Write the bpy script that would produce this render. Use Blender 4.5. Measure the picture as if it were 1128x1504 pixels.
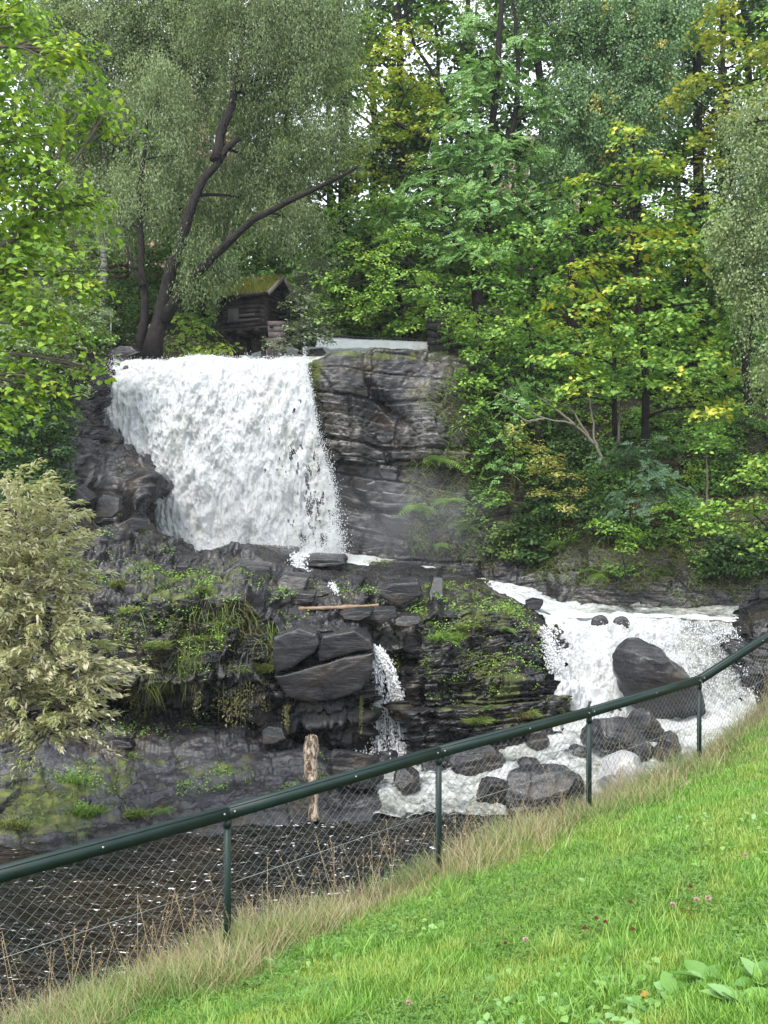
import bpy, math, random
import numpy as np
from mathutils import Vector

for o in list(bpy.data.objects): bpy.data.objects.remove(o)
S = bpy.context.scene
COL = S.collection
rng = np.random.default_rng(7)
random.seed(7)
R = math.radians

# ------------------------------------------------------------------ camera
F = 1500.0                                   # focal length in photo pixels
cd = bpy.data.cameras.new('camera'); cam = bpy.data.objects.new('camera', cd); COL.objects.link(cam)
cam.location = (0, 0, 0); cam.rotation_euler = (R(90), 0, 0)
cd.sensor_fit = 'HORIZONTAL'; cd.sensor_width = 36; cd.lens = 36*F/1128
cd.clip_start = 0.1; cd.clip_end = 2000
S.camera = cam
S.render.resolution_x = 768; S.render.resolution_y = 1024

# ------------------------------------------------------------------ sky, sun, exposure
SUN_EL, SUN_AZ = 52, 205                      # azimuth clockwise from +Y
w = bpy.data.worlds.new('World'); S.world = w; w.use_nodes = True
nt = w.node_tree; nt.nodes.clear()
wo = nt.nodes.new('ShaderNodeOutputWorld'); bg = nt.nodes.new('ShaderNodeBackground')
sk = nt.nodes.new('ShaderNodeTexSky'); sk.sky_type = 'NISHITA'; sk.sun_disc = False
sk.sun_elevation = R(SUN_EL); sk.sun_rotation = R(SUN_AZ); sk.dust_density = 3; sk.air_density = 1
cl = nt.nodes.new('ShaderNodeMixRGB'); cl.inputs['Fac'].default_value = 0.78
cl.inputs['Color2'].default_value = (7.6, 8.1, 8.7, 1)    # even cloud cover
nt.links.new(sk.outputs[0], cl.inputs['Color1']); nt.links.new(cl.outputs[0], bg.inputs['Color'])
bg.inputs['Strength'].default_value = 0.15
nt.links.new(bg.outputs[0], wo.inputs[0])
sd = bpy.data.lights.new('sun', 'SUN'); sun = bpy.data.objects.new('sun', sd); COL.objects.link(sun)
sd.energy = 2.0; sd.angle = R(12); sd.color = (1, .96, .88)
a, e = R(SUN_AZ), R(SUN_EL)
tosun = Vector((math.sin(a)*math.cos(e), math.cos(a)*math.cos(e), math.sin(e)))
sun.rotation_euler = tosun.to_track_quat('Z', 'Y').to_euler()
S.view_settings.view_transform = 'Standard'; S.view_settings.look = 'None'
S.view_settings.gamma = 1; S.view_settings.exposure = 1.14
S.cycles.max_bounces = 7; S.cycles.diffuse_bounces = 3; S.cycles.glossy_bounces = 2
S.cycles.transmission_bounces = 3; S.cycles.transparent_max_bounces = 8
S.cycles.caustics_reflective = False; S.cycles.caustics_refractive = False

# ------------------------------------------------------------------ helpers
def at(px, py, d):
    "a photo pixel at a chosen distance -> point in the world"
    return np.array([(px-564)/F*d, d, (752-py)/F*d])
def vec(px, py, d):
    return np.stack([(px-564)/F*d, d, (752-py)/F*d], -1)

def hsh(*c):
    h = np.zeros(np.shape(c[0]), dtype=np.uint32)
    for i, v in enumerate(c):
        v = np.asarray(v).astype(np.int64).astype(np.uint32)
        h = (h ^ (v*np.uint32([73856093, 19349663, 83492791, 2654435761][i % 4])))
        h = (h ^ (h >> np.uint32(15))) * np.uint32(2246822519)
        h = (h ^ (h >> np.uint32(13))) * np.uint32(3266489917)
        h = h ^ (h >> np.uint32(16))
    return h.astype(np.float64)/4294967295.0
def vnoise(P, seed=0):
    P = np.asarray(P, dtype=np.float64)
    i = np.floor(P).astype(np.int64); f = P-i; f = f*f*(3-2*f)
    out = 0
    for dx in (0, 1):
        for dy in (0, 1):
            for dz in (0, 1):
                wgt = (f[..., 0] if dx else 1-f[..., 0])*(f[..., 1] if dy else 1-f[..., 1])*(f[..., 2] if dz else 1-f[..., 2])
                out = out + wgt*hsh(i[..., 0]+dx+seed*131, i[..., 1]+dy, i[..., 2]+dz)
    return out*2-1
def fbm(P, o=4, seed=0, gain=.5):
    P = np.asarray(P, dtype=np.float64); a = 1; t = 0; n = 0
    for k in range(o):
        t = t+a*vnoise(P*(2.03**k)+k*17.3, seed+k); n += a; a *= gain
    return t/n
def sstep(a, b, x):
    t = np.clip((x-a)/(b-a), 0, 1); return t*t*(3-2*t)

def mesh_np(name, V, polys, mat=None, parent=None, smooth=False, attrs=None, link=True):
    me = bpy.data.meshes.new(name)
    V = np.ascontiguousarray(V, dtype=np.float32).reshape(-1, 3)
    polys = [np.asarray(p, dtype=np.int32) for p in (polys if isinstance(polys, list) else [polys]) if len(p)]
    nl = sum(p.size for p in polys); npol = sum(len(p) for p in polys)
    me.vertices.add(len(V)); me.vertices.foreach_set('co', V.ravel())
    me.loops.add(nl); me.polygons.add(npol)
    me.loops.foreach_set('vertex_index', np.concatenate([p.ravel() for p in polys]))
    st = []; c = 0
    for p in polys:
        st.append(c+np.arange(len(p))*p.shape[1]); c += p.size
    me.polygons.foreach_set('loop_start', np.concatenate(st).astype(np.int32))
    if smooth: me.polygons.foreach_set('use_smooth', np.ones(npol, dtype=bool))
    for k, v in (attrs or {}).items():
        at_ = me.attributes.new(k, 'FLOAT', 'POINT'); at_.data.foreach_set('value', np.asarray(v, dtype=np.float32).ravel())
    me.update(calc_edges=True)
    if mat is not None: me.materials.append(mat)
    o = bpy.data.objects.new(name, me)
    COL.objects.link(o)
    if parent is not None: o.parent = parent
    return o
def tag(o, label=None, cat=None, group=None, kind=None):
    if label: o['label'] = label
    if cat: o['category'] = cat
    if group: o['group'] = group
    if kind: o['kind'] = kind
    return o
def empty(name, loc, label, cat, group=None):
    o = bpy.data.objects.new(name, None); COL.objects.link(o); o.location = Vector([float(v) for v in loc]); o.empty_display_size = .2
    return tag(o, label, cat, group)
class MB:
    "collects vertex and face arrays, builds one mesh"
    def __init__(s): s.V = []; s.P = {}; s.n = 0; s.A = []
    def add(s, V, F, a=None):
        V = np.asarray(V, dtype=np.float64).reshape(-1, 3)
        if not isinstance(F, list): F = [F]
        for f in F:
            f = np.asarray(f, dtype=np.int64)
            if len(f): s.P.setdefault(f.shape[1], []).append(f+s.n)
        s.V.append(V); s.n += len(V)
        s.A.append(np.full(len(V), 0.0) if a is None else np.broadcast_to(a, (len(V),)))
    def build(s, name, mat, parent=None, smooth=False, loc=None, attr=None):
        V = np.concatenate(s.V)
        if loc is not None: V = V-np.asarray(loc)
        return mesh_np(name, V, [np.concatenate(p) for p in s.P.values()], mat, parent, smooth, {attr: np.concatenate(s.A)} if attr else None)
    def tube(s, pts, rad, sides=6, cap=True, a=None):
        pts = np.asarray(pts, dtype=np.float64); n = len(pts); rad = np.broadcast_to(rad, (n,))
        T = np.gradient(pts, axis=0); T /= np.linalg.norm(T, axis=1)[:, None]+1e-9
        ref = np.array([0, 0, 1.]) if abs(T[:, 2]).mean() < .8 else np.array([1., 0, 0])
        U = np.cross(T, ref); U /= np.linalg.norm(U, axis=1)[:, None]+1e-9; W = np.cross(T, U)
        th = np.arange(sides)*2*math.pi/sides
        V = pts[:, None]+rad[:, None, None]*(np.cos(th)[None, :, None]*U[:, None]+np.sin(th)[None, :, None]*W[:, None])
        i = np.arange(n-1)[:, None]*sides; j = np.arange(sides)[None]; j2 = (j+1) % sides
        Fq = np.stack([i+j, i+j2, i+sides+j2, i+sides+j], -1).reshape(-1, 4)
        fs = [Fq]
        if cap: fs += [np.arange(sides)[::-1][None], (n-1)*sides+np.arange(sides)[None]]
        s.add(V, fs, a)
    def box(s, c, sz, M=None, a=None):
        x, y, z = np.array(sz)/2
        V = np.array([[i, j, k] for i in (-x, x) for j in (-y, y) for k in (-z, z)])
        if M is not None: V = V@np.asarray(M).T
        s.add(V+np.asarray(c), np.array([[0, 1, 3, 2], [4, 6, 7, 5], [0, 4, 5, 1], [2, 3, 7, 6], [0, 2, 6, 4], [1, 5, 7, 3]]), a)
def rotz(a): c, s_ = math.cos(a), math.sin(a); return np.array([[c, -s_, 0], [s_, c, 0], [0, 0, 1]])
def grid_faces(nr, nc):
    i = np.arange(nr-1)[:, None]*nc; j = np.arange(nc-1)[None]
    return np.stack([i+j, i+j+1, i+nc+j+1, i+nc+j], -1).reshape(-1, 4)
def grid_normals(P):
    du = np.gradient(P, axis=1); dv = np.gradient(P, axis=0)
    n = np.cross(du, dv); n /= np.linalg.norm(n, axis=-1)[..., None]+1e-9
    return n
def interp_cols(keys, vals, x):
    "smooth (Catmull-Rom like, clamped slopes) interpolation of vals[k,...] at keys along x"
    keys = np.asarray(keys, float); vals = np.asarray(vals, float)
    h = np.diff(keys); d = np.diff(vals, axis=0)/h.reshape(-1, *([1]*(vals.ndim-1)))
    m = np.zeros_like(vals); m[0] = d[0]; m[-1] = d[-1]
    pos = (d[:-1]*d[1:]) > 0
    m[1:-1] = np.where(pos, 2*d[:-1]*d[1:]/(d[:-1]+d[1:]+1e-12*np.sign(d[:-1]+d[1:]+1e-15)), 0)
    i = np.clip(np.searchsorted(keys, x)-1, 0, len(h)-1)
    sh = (-1,)+(1,)*(vals.ndim-1)
    t = ((x-keys[i])/h[i]).reshape(sh); H = h[i].reshape(sh)
    return (2*t**3-3*t**2+1)*vals[i]+(t**3-2*t**2+t)*H*m[i]+(-2*t**3+3*t**2)*vals[i+1]+(t**3-t**2)*H*m[i+1]

# ------------------------------------------------------------------ node helpers
class NT:
    def __init__(s, name):
        s.m = bpy.data.materials.new(name); s.m.use_nodes = True; s.t = s.m.node_tree; s.t.nodes.clear()
        s.out = s.n('ShaderNodeOutputMaterial')
    def n(s, ty, **k):
        nd = s.t.nodes.new(ty)
        for a_, v in k.items(): setattr(nd, a_, v)
        return nd
    def l(s, a_, b): s.t.links.new(a_, b)
    def set(s, nd, **k):
        for kk, v in k.items():
            i = nd.inputs[kk.replace('_', ' ')]
            if hasattr(v, 'is_output') or isinstance(v, bpy.types.NodeSocket): s.l(v, i)
            else: i.default_value = (*v, 1) if isinstance(v, tuple) and len(v) == 3 and i.type == 'RGBA' else v
        return nd
    def noise(s, scale, detail=4, rough=.55, stretch=None, coord='Object', dist=0):
        tc = s.n('ShaderNodeTexCoord'); o = tc.outputs[coord]
        if stretch:
            mp = s.n('ShaderNodeMapping'); s.l(o, mp.inputs[0]); mp.inputs['Scale'].default_value = stretch; o = mp.outputs[0]
        nz = s.n('ShaderNodeTexNoise'); s.l(o, nz.inputs['Vector'])
        nz.inputs['Scale'].default_value = scale; nz.inputs['Detail'].default_value = detail; nz.inputs['Roughness'].default_value = rough
        nz.inputs['Distortion'].default_value = dist
        return nz.outputs['Fac']
    def ramp(s, fac, stops, interp='LINEAR'):
        r = s.n('ShaderNodeValToRGB'); s.l(fac, r.inputs[0]); cr = r.color_ramp; cr.interpolation = interp
        while len(cr.elements) < len(stops): cr.elements.new(.5)
        while len(cr.elements) > len(stops): cr.elements.remove(cr.elements[-1])
        for el, (p, c) in zip(cr.elements, stops):
            el.position = p; el.color = (*c, 1) if isinstance(c, tuple) else (c, c, c, 1)
        return r.outputs[0]
    def mix(s, f, a_, b, blend='MIX'):
        m = s.n('ShaderNodeMixRGB', blend_type=blend)
        for i, v in ((0, f), (1, a_), (2, b)):
            if isinstance(v, bpy.types.NodeSocket): s.l(v, m.inputs[i])
            else: m.inputs[i].default_value = (*v, 1) if isinstance(v, tuple) else v
        return m.outputs[0]
    def math(s, op, a_, b=0.0, c=None, clamp=False):
        m = s.n('ShaderNodeMath', operation=op, use_clamp=clamp)
        for i, v in ((0, a_), (1, b), (2, c)):
            if v is None: continue
            if isinstance(v, bpy.types.NodeSocket): s.l(v, m.inputs[i])
            else: m.inputs[i].default_value = v
        return m.outputs[0]
    def bump(s, h, strength=.5, dist=.05, normal=None):
        b = s.n('ShaderNodeBump'); s.l(h, b.inputs['Height']); b.inputs['Strength'].default_value = strength; b.inputs['Distance'].default_value = dist
        if normal is not None: s.l(normal, b.inputs['Normal'])
        return b.outputs[0]
    def attr(s, name):
        n_ = s.n('ShaderNodeAttribute', attribute_name=name); return n_.outputs['Fac']
    def finish(s, **k):
        p = s.n('ShaderNodeBsdfPrincipled'); s.set(p, **k); s.l(p.outputs[0], s.out.inputs[0]); return s.m

def mat_plain(name, col, rough=.6, spec=.5, bumps=None, var=None, metallic=0):
    m = NT(name); c = col
    if var:
        c = m.ramp(m.noise(var[0], 5), [(.3, col), (.7, var[1])])
    k = dict(Base_Color=c, Roughness=rough, Metallic=metallic); k['Specular_IOR_Level'] = spec
    p = m.n('ShaderNodeBsdfPrincipled')
    m.set(p, Base_Color=c, Roughness=rough, Metallic=metallic); p.inputs['Specular IOR Level'].default_value = spec
    if bumps: m.l(m.bump(m.noise(bumps[0], 5), bumps[1], bumps[2]), p.inputs['Normal'])
    m.l(p.outputs[0], m.out.inputs[0]); return m.m

def mat_leaf(name, cols, alt=None, altscale=.6, alt_lo=.5, alt_hi=.62, trans=.42, rough=.5, spec=.4):
    "random tint per leaf, second hue in clumps, light passes through"
    m = NT(name)
    g = m.n('ShaderNodeNewGeometry'); rnd = g.outputs['Random Per Island']
    n_ = len(cols); c = m.ramp(rnd, [((i+.5)/n_, cc) for i, cc in enumerate(cols)])
    if alt:
        na = len(alt); c2 = m.ramp(rnd, [((i+.5)/na, cc) for i, cc in enumerate(alt)])
        nz = m.noise(altscale, 3, .6)
        jit = m.math('ADD', nz, m.math('MULTIPLY', m.math('SUBTRACT', rnd, .5), .12))
        f = m.ramp(jit, [(alt_lo, 0.0), (alt_hi, 1.0)])
        c = m.mix(f, c, c2)
    p = m.n('ShaderNodeBsdfPrincipled'); m.set(p, Base_Color=c, Roughness=rough); p.inputs['Specular IOR Level'].default_value = spec
    t = m.n('ShaderNodeBsdfTranslucent'); m.l(m.mix(1.0, c, (1.0, 1.0, .55), 'MULTIPLY'), t.inputs[0])
    mx = m.n('ShaderNodeMixShader'); mx.inputs[0].default_value = trans
    m.l(p.outputs[0], mx.inputs[1]); m.l(t.outputs[0], mx.inputs[2]); m.l(mx.outputs[0], m.out.inputs[0])
    return m.m

# ------------------------------------------------------------------ materials of the setting
def mat_rock():
    m = NT('slate')
    big = m.noise(.6, 5); fine = m.noise(5, 8, .65, (1, 1, 2.6)); streak = m.noise(1.9, 9, .68, (.6, .6, 3.0), dist=.5)
    cracks = m.n('ShaderNodeTexVoronoi', feature='DISTANCE_TO_EDGE')
    tc = m.n('ShaderNodeTexCoord'); mp = m.n('ShaderNodeMapping'); mp.inputs['Scale'].default_value = (1.1, 1.1, 2.4); mp.inputs['Rotation'].default_value = (.1, .25, .2)
    m.l(tc.outputs['Object'], mp.inputs[0])
    dn = m.n('ShaderNodeTexNoise'); dn.inputs['Scale'].default_value = 2.5; dn.inputs['Detail'].default_value = 4; m.l(mp.outputs[0], dn.inputs['Vector'])
    va = m.n('ShaderNodeVectorMath', operation='MULTIPLY_ADD'); m.l(dn.outputs['Color'], va.inputs[0]); va.inputs[1].default_value = (.7, .7, .7); m.l(mp.outputs[0], va.inputs[2])
    m.l(va.outputs[0], cracks.inputs['Vector']); cracks.inputs['Scale'].default_value = 1.3
    crk = m.ramp(cracks.outputs['Distance'], [(0.0, 0.0), (.035, 1.0)])
    base = m.ramp(streak, [(.32, (.005, .005, .006)), (.5, (.014, .014, .016)), (.68, (.038, .037, .043))])
    base = m.mix(m.ramp(big, [(.45, 0.0), (.7, .55)]), base, (.034, .028, .022))
    pale = m.math('MULTIPLY', m.attr('pale'), m.ramp(fine, [(.42, 0.0), (.56, 1.0)]))
    base = m.mix(pale, base, (.38, .36, .34))
    base = m.mix(m.attr('tone'), base, m.ramp(streak, [(.30, (.030, .030, .035)), (.5, (.078, .077, .087)), (.70, (.17, .168, .182))]))
    base = m.mix(m.math('MULTIPLY', crk, .6), m.mix(.6, base, (.012, .012, .014)), base)
    mossn = m.noise(1.7, 7, .7); moss = m.math('ADD', mossn, m.math('SUBTRACT', m.attr('moss'), .5))
    mf = m.ramp(moss, [(.54, 0.0), (.66, 1.0)])
    mossc = m.ramp(m.noise(4, 5), [(.3, (.025, .034, .010)), (.5, (.065, .085, .020)), (.7, (.15, .165, .04))])
    och = m.ramp(m.noise(.9, 6, .7), [(.52, 0.0), (.66, .7)]); base = m.mix(och, base, m.mix(fine, (.02, .017, .012), (.085, .062, .035)))
    base = m.mix(m.math('MULTIPLY', mf, .85), base, mossc)
    soilc = m.ramp(m.noise(3, 6), [(.35, (.010, .010, .007)), (.5, (.030, .022, .014)), (.68, (.045, .042, .02))])
    base = m.mix(m.attr('soil'), base, soilc)
    rgh = m.ramp(fine, [(.3, .10), (.7, .36)])
    rgh = m.math('MAXIMUM', rgh, m.math('MULTIPLY', m.math('MAXIMUM', mf, m.attr('soil')), .9))
    nrm = m.bump(streak, .55, .08); nrm = m.bump(fine, .5, .03, nrm); nrm = m.bump(crk, .2, .02, nrm)
    p = m.n('ShaderNodeBsdfPrincipled'); m.set(p, Base_Color=base, Roughness=rgh, Normal=nrm)
    p.inputs['Specular IOR Level'].default_value = .42
    m.l(p.outputs[0], m.out.inputs[0]); return m.m
M_ROCK = mat_rock()

# ------------------------------------------------------------------ rock terrain: river bed, ledges, cliffs, wooded hill
# columns are (photo column, twelve profile points (row, distance)) from below the pool up to the far hill
RW = 'ABCDEFGHIJKLMN'
COLS = [
 (-1500, [(1300,17),(1250,19),(1170,20),(1130,20.5),(1040,21),(930,21.5),(790,23),(690,24.5),(640,25.5),(580,27),(530,30),(500,36),(405,50),(450,95)]),
 (-500, [(1330,18),(1245,20.2),(1150,21.5),(1100,22),(1010,22.4),(905,23.4),(770,25.2),(665,27),(610,28),(550,29.5),(500,32),(490,37),(405,50),(450,95)]),
 (0,   [(1330,18.5),(1238,20.6),(1120,22.6),(1050,23.3),(1000,23.4),(900,24.5),(780,27),(700,28.5),(650,29.2),(590,30),(525,32.5),(515,38),(407,50),(452,95)]),
 (110, [(1330,18.8),(1226,20.9),(1080,24.2),(1050,25),(1005,24),(890,25.4),(765,28.5),(705,29.5),(640,30.3),(580,31.2),(528,33.3),(520,38.5),(407,50),(452,95)]),
 (138, [(1330,19),(1222,21),(1078,24.6),(1050,25.4),(1003,23.9),(890,25.4),(775,28.8),(718,30),(660,31),(600,32),(533,34),(524,38.5),(407,50),(452,95)]),
 (165, [(1330,19),(1222,21),(1078,24.6),(1050,25.4),(1003,23.9),(890,25.4),(775,28.8),(715,30.4),(668,31.6),(600,34.2),(538,34.4),(524,38.5),(407,50),(452,95)]),
 (205, [(1330,19),(1217,21.2),(1075,25),(1050,25.8),(1000,23.8),(888,25.3),(785,29),(742,30),(712,31),(640,33.9),(545,34.5),(531,38.5),(407,50),(452,95)]),
 (238, [(1330,19.2),(1210,21.5),(1072,25.2),(1050,26),(1000,23.8),(888,25.3),(800,29),(778,31),(795,33.3),(660,34.4),(549,34.6),(535,38.5),(407,50),(452,95)]),
 (300, [(1330,19.3),(1203,21.8),(1072,25.2),(1052,26.2),(1000,23.9),(888,25.3),(838,28.6),(808,32),(812,33.6),(660,34.5),(550,34.7),(540,39),(410,51),(452,95)]),
 (390, [(1330,19.5),(1200,22),(1085,25),(1060,26.4),(1010,24.4),(898,25.4),(848,28.4),(812,32.3),(815,33.6),(660,34.5),(550,34.7),(545,40),(420,52),(452,95)]),
 (420, [(1330,19.6),(1197,22.1),(1095,24.9),(1070,26.6),(1030,25.0),(920,25.2),(850,28.4),(819,32.3),(816,33.6),(665,34.4),(548,34.6),(550,40),(425,53),(452,95)]),
 (455, [(1330,19.8),(1195,22.3),(1105,24.7),(1080,26.7),(1032,25.0),(925,25.1),(852,28.6),(823,32.4),(817,33.5),(665,34.2),(534,34.4),(548,41),(430,54),(452,95)]),
 (530, [(1330,20),(1190,22.5),(1125,24.3),(1100,26.7),(1030,25.2),(925,25.5),(852,28.9),(831,32.5),(828,33.6),(670,34.1),(518,34.4),(548,41.5),(430,54),(452,95)]),
 (550, [(1330,20),(1188,22.6),(1125,24.3),(1100,26.8),(1020,26.7),(955,26.8),(862,29),(823,32.5),(833,33.6),(670,34.1),(514,34.5),(546,41.5),(430,54),(452,95)]),
 (598, [(1330,20),(1188,22.8),(1150,24.3),(1105,26.6),(1020,26.7),(950,26.8),(860,29),(828,32.4),(838,33.5),(680,34.1),(512,34.6),(540,41.5),(430,54),(452,95)]),
 (615, [(1330,20),(1200,22.8),(1150,24.3),(1100,25.3),(1010,25.2),(908,26),(862,29),(832,32.2),(842,33.5),(680,34.1),(513,34.7),(532,41.5),(430,54),(452,95)]),
 (680, [(1330,20.3),(1200,22.8),(1150,24.4),(1098,24.9),(1000,25.1),(900,26.1),(862,29),(840,31.6),(850,33.3),(690,34.1),(530,35),(505,41),(430,54),(452,95)]),
 (740, [(1330,20.5),(1200,22.9),(1150,24.4),(1090,24.9),(1000,25.2),(905,26.3),(884,28.8),(866,31),(866,32.6),(720,34.3),(560,36),(490,41),(430,55),(452,95)]),
 (800, [(1330,20.5),(1200,23),(1150,24.3),(1085,24.9),(1000,25.4),(925,26.6),(908,28.4),(898,30.0),(882,32.0),(745,34),(590,36.5),(495,42),(430,55),(452,95)]),
 (828, [(1330,20.5),(1200,23),(1150,24.2),(1090,25.3),(1010,26.6),(930,27.9),(918,28.8),(912,29.8),(886,31.2),(750,33.8),(600,36.5),(495,42),(430,55),(452,95)]),
 (1000, [(1330,20.5),(1200,23),(1150,24.2),(1090,25.3),(1010,26.6),(930,27.9),(918,28.8),(914,29.6),(892,30.5),(770,33),(620,36),(500,42),(430,55),(452,95)]),
 (1075, [(1330,20.5),(1200,23),(1150,24.2),(1090,25.2),(1010,26.4),(925,27.7),(918,28.6),(914,29.4),(895,30.2),(770,32.4),(630,35.5),(510,42),(430,55),(452,95)]),
 (1105, [(1330,20.5),(1180,23),(1130,24.2),(1075,25.2),(985,25.8),(912,27),(900,28.5),(885,30.3),(884,30.2),(770,32),(630,35),(510,42),(430,55),(452,95)]),
 (1300,[(1300,20),(1160,22.5),(1090,23.8),(1030,24.8),(960,25.6),(890,26.8),(875,28.2),(865,29.5),(840,30.3),(760,31.2),(630,34),(510,42),(430,55),(452,95)]),
 (2300,[(1250,18),(1100,20.5),(1050,22),(1000,23),(940,24),(880,25),(840,26.5),(800,28),(760,29),(700,30),(600,33),(510,42),(430,55),(452,95)]),
]
keys = [c[0] for c in COLS]
vals = np.array([c[1] for c in COLS], float)
cx = np.concatenate([np.linspace(-1500, -60, 60)[:-1], np.arange(-60, 1190, 1.7), np.linspace(1190, 2300, 60)[1:]])
ctrl = interp_cols(keys, vals, cx)                                   # (ncol, 14, 2)
segs = [12, 80, 34, 66, 110, 110, 80, 34, 130, 130, 50, 46, 26]      # samples between profile points
tt = np.concatenate([np.arange(n)/n+i for i, n in enumerate(segs)]+[[13]])
ti = np.minimum(tt.astype(int), 12); tf = tt-ti
prof = ctrl[:, ti]*(1-tf)[None, :, None]+ctrl[:, ti+1]*tf[None, :, None]
for _ in range(5):
    prof[:, 1:-1] = .25*prof[:, :-2]+.5*prof[:, 1:-1]+.25*prof[:, 2:]
PX = np.broadcast_to(cx[None, :], (len(tt), len(cx))); PY = prof[..., 0].T; PD = prof[..., 1].T
TP = vec(PX, PY, PD)                                                  # (rows, cols, 3)
TT = np.broadcast_to(tt[:, None], PX.shape)

def strata(P, amp, scales=((1.3, .62), (.46, .34), (.19, .17), (.085, .07)), seed=0, dip=(-.07, .04)):
    "blocky offsets: beds of uneven thickness broken into blocks"
    zz = P[..., 2]+dip[0]*P[..., 0]+dip[1]*P[..., 1]+.22*vnoise(P*.35, 40+seed)+.06*vnoise(P*1.5, 41+seed)
    out = np.zeros(P.shape[:-1])
    for k, (s_, a_) in enumerate(scales):
        q = zz/s_+.45*vnoise(np.stack([zz/s_*.9, zz*0, zz*0+k], -1), 50+k)
        L = np.floor(q); fr = q-L
        wx = s_*(2.0+1.6*hsh(L, L*0+k+seed)); wob = .35*vnoise(P*(.9/s_), 60+k)
        rot = hsh(L, L*0+9)*1.2-.6
        X = P[..., 0]*np.cos(rot)+P[..., 1]*np.sin(rot); Y = P[..., 1]*np.cos(rot)-P[..., 0]*np.sin(rot)
        bx = X/wx+hsh(L, L*0+3)*9+wob; by = Y/wx+hsh(L, L*0+5)*9+wob
        r = hsh(np.floor(bx), np.floor(by), L, L*0+k+7*seed)
        fx = np.abs(bx-np.floor(bx)-.5)*2
        groove = sstep(.86, 1, np.maximum(np.abs(fr-.5)*2, fx*.985))
        out += a_*((r-.5)*1.15+(fr-.5)*.42)-groove*a_*.55
    return out*amp

nrm0 = grid_normals(TP)
# outward normals must face the camera side / up
flip = np.sign(np.sum(nrm0*np.array([0, -1, .6]), -1)); flip[flip == 0] = 1
if np.mean(flip) < 0: nrm0 = -nrm0
def blob(px, py, rx, ry):
    return np.exp(-(((PX-px)/rx)**2+((PY-py)/ry)**2))
amp = np.interp(tt, [0, 1, 1.3, 2, 3, 4, 5, 6, 7, 8, 9, 10, 11, 12, 13], [.3, .22, .28, .38, .9, 1.25, 1.1, .9, .35, .5, .9, .7, .5, 1, 1])[:, None]*np.ones(len(cx))[None]
amp = amp*np.where((PX > 225) & (PX < 460) & (TT > 7) & (TT < 10.5), .4, 1)            # behind the falls
amp = amp*(1-.75*sstep(815, 850, PX)*(1-sstep(1060, 1090, PX))*(TT < 8.2))               # cascade bed
amp = amp*(1-.55*sstep(450, 480, PX)*(1-sstep(670, 720, PX))*sstep(8.1, 8.5, TT)*(1-sstep(9.9, 10.1, TT)))
amp = amp*(1-.4*sstep(580, 610, PX)*sstep(5.1, 5.5, TT)*(1-sstep(7, 7.4, TT)))
amp = amp*(1-.75*sstep(370, 410, PX)*(1-sstep(570, 620, PX))*sstep(6.1, 6.6, TT)*(1-sstep(7.9, 8.1, TT)))
amp = amp*(1-.65*blob(475, 980, 75, 50)*(TT > 3.4)*(TT < 5.2))
cliff = sstep(440, 470, PX)*(1-sstep(690, 740, PX))*sstep(8.0, 8.4, TT)
amp = amp*(1-(.15+.5*sstep(540, 600, PX))*np.abs(nrm0[..., 2])*(TT > 2.5))*(1+.35*blob(200, 830, 110, 60))
cliff_top = 1-.7*sstep(9.6, 9.9, TT)
disp = (strata(TP, 1.0)*(1-cliff)+1.5*cliff_top*cliff*strata(TP, 1.0, ((2.3, .8), (.9, .5), (.33, .12)), 3, (.16, .05)))*amp+.16*vnoise(TP*np.array([2.2, 2.2, 1.0]), 77)*amp+.24*fbm(TP*.8, 4, 5)*np.minimum(1, amp*1.2)+.045*fbm(TP*6, 3, 8)
far = sstep(10.6, 12, TT); disp = disp*(1-far)+far*1.2*fbm(TP*.12, 3, 3)
# noses, caves and notches
for px, py, rx, ry, a_, t0, t1 in [(212, 722, 22, 20, .9, 6, 9.5), (158, 738, 34, 20, -1.5, 6, 9.2), (190, 752, 20, 12, -.9, 6, 9.2),
        (140, 800, 26, 14, .25, 5, 7), (640, 870, 9, 34, .45, 5, 6.4), (500, 560, 30, 60, .25, 8, 10), (560, 640, 25, 60, -.35, 8, 10.4),
        (625, 610, 30, 50, .35, 8, 10.4), (500, 735, 50, 28, -.3, 8, 10), (480, 850, 40, 14, -.15, 5.4, 7), (352, 872, 26, 24, .5, 5, 6.6),
        (430, 872, 28, 18, .35, 5, 6.6), (330, 825, 40, 10, .3, 6, 7.2), (395, 822, 40, 10, .35, 6, 7.2), (590, 880, 40, 20, -.25, 5, 6.4), (560,1120,60,16,-.3,1,2.4)]:
    disp = disp+a_*blob(px, py, rx, ry)*(TT > t0)*(TT < t1)
TPD = TP+nrm0*disp[..., None]
NRM = grid_normals(TPD)
if np.mean(np.sum(NRM*nrm0, -1)) < 0: NRM = -NRM
soil = np.clip(sstep(10.0, 10.5, TT)+sstep(660, 740, PX)*sstep(8.2, 8.8, TT)*.85+(1-sstep(60, 110, PX))*sstep(6.6, 7.4, TT)*.7, 0, 1)
soil = np.where((PX > 225) & (PX < 640) & (TT < 10.3), 0, soil)
moss = .32+.0*PX
for px, py, rx, ry, a_ in [(290, 930, 130, 45, .24), (720, 1000, 90, 70, .22), (230, 850, 90, 35, .26), (340, 1130, 60, 18, .22), (590, 870, 120, 12, .22),
                           (175, 1130, 60, 40, .2), (460, 570, 12, 60, .5), (560, 525, 80, 8, .4), (680, 720, 60, 80, .2), (690, 915, 60, 20, .3), (60, 1180, 90, 50, .35),
                           (60, 560, 90, 80, .15), (330, 865, 60, 20, .15), (475, 980, 60, 45, -.2)]:
    moss = moss+a_*blob(px, py, rx, ry)
moss = moss-.03+.14*np.clip(NRM[..., 2], 0, 1)
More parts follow.
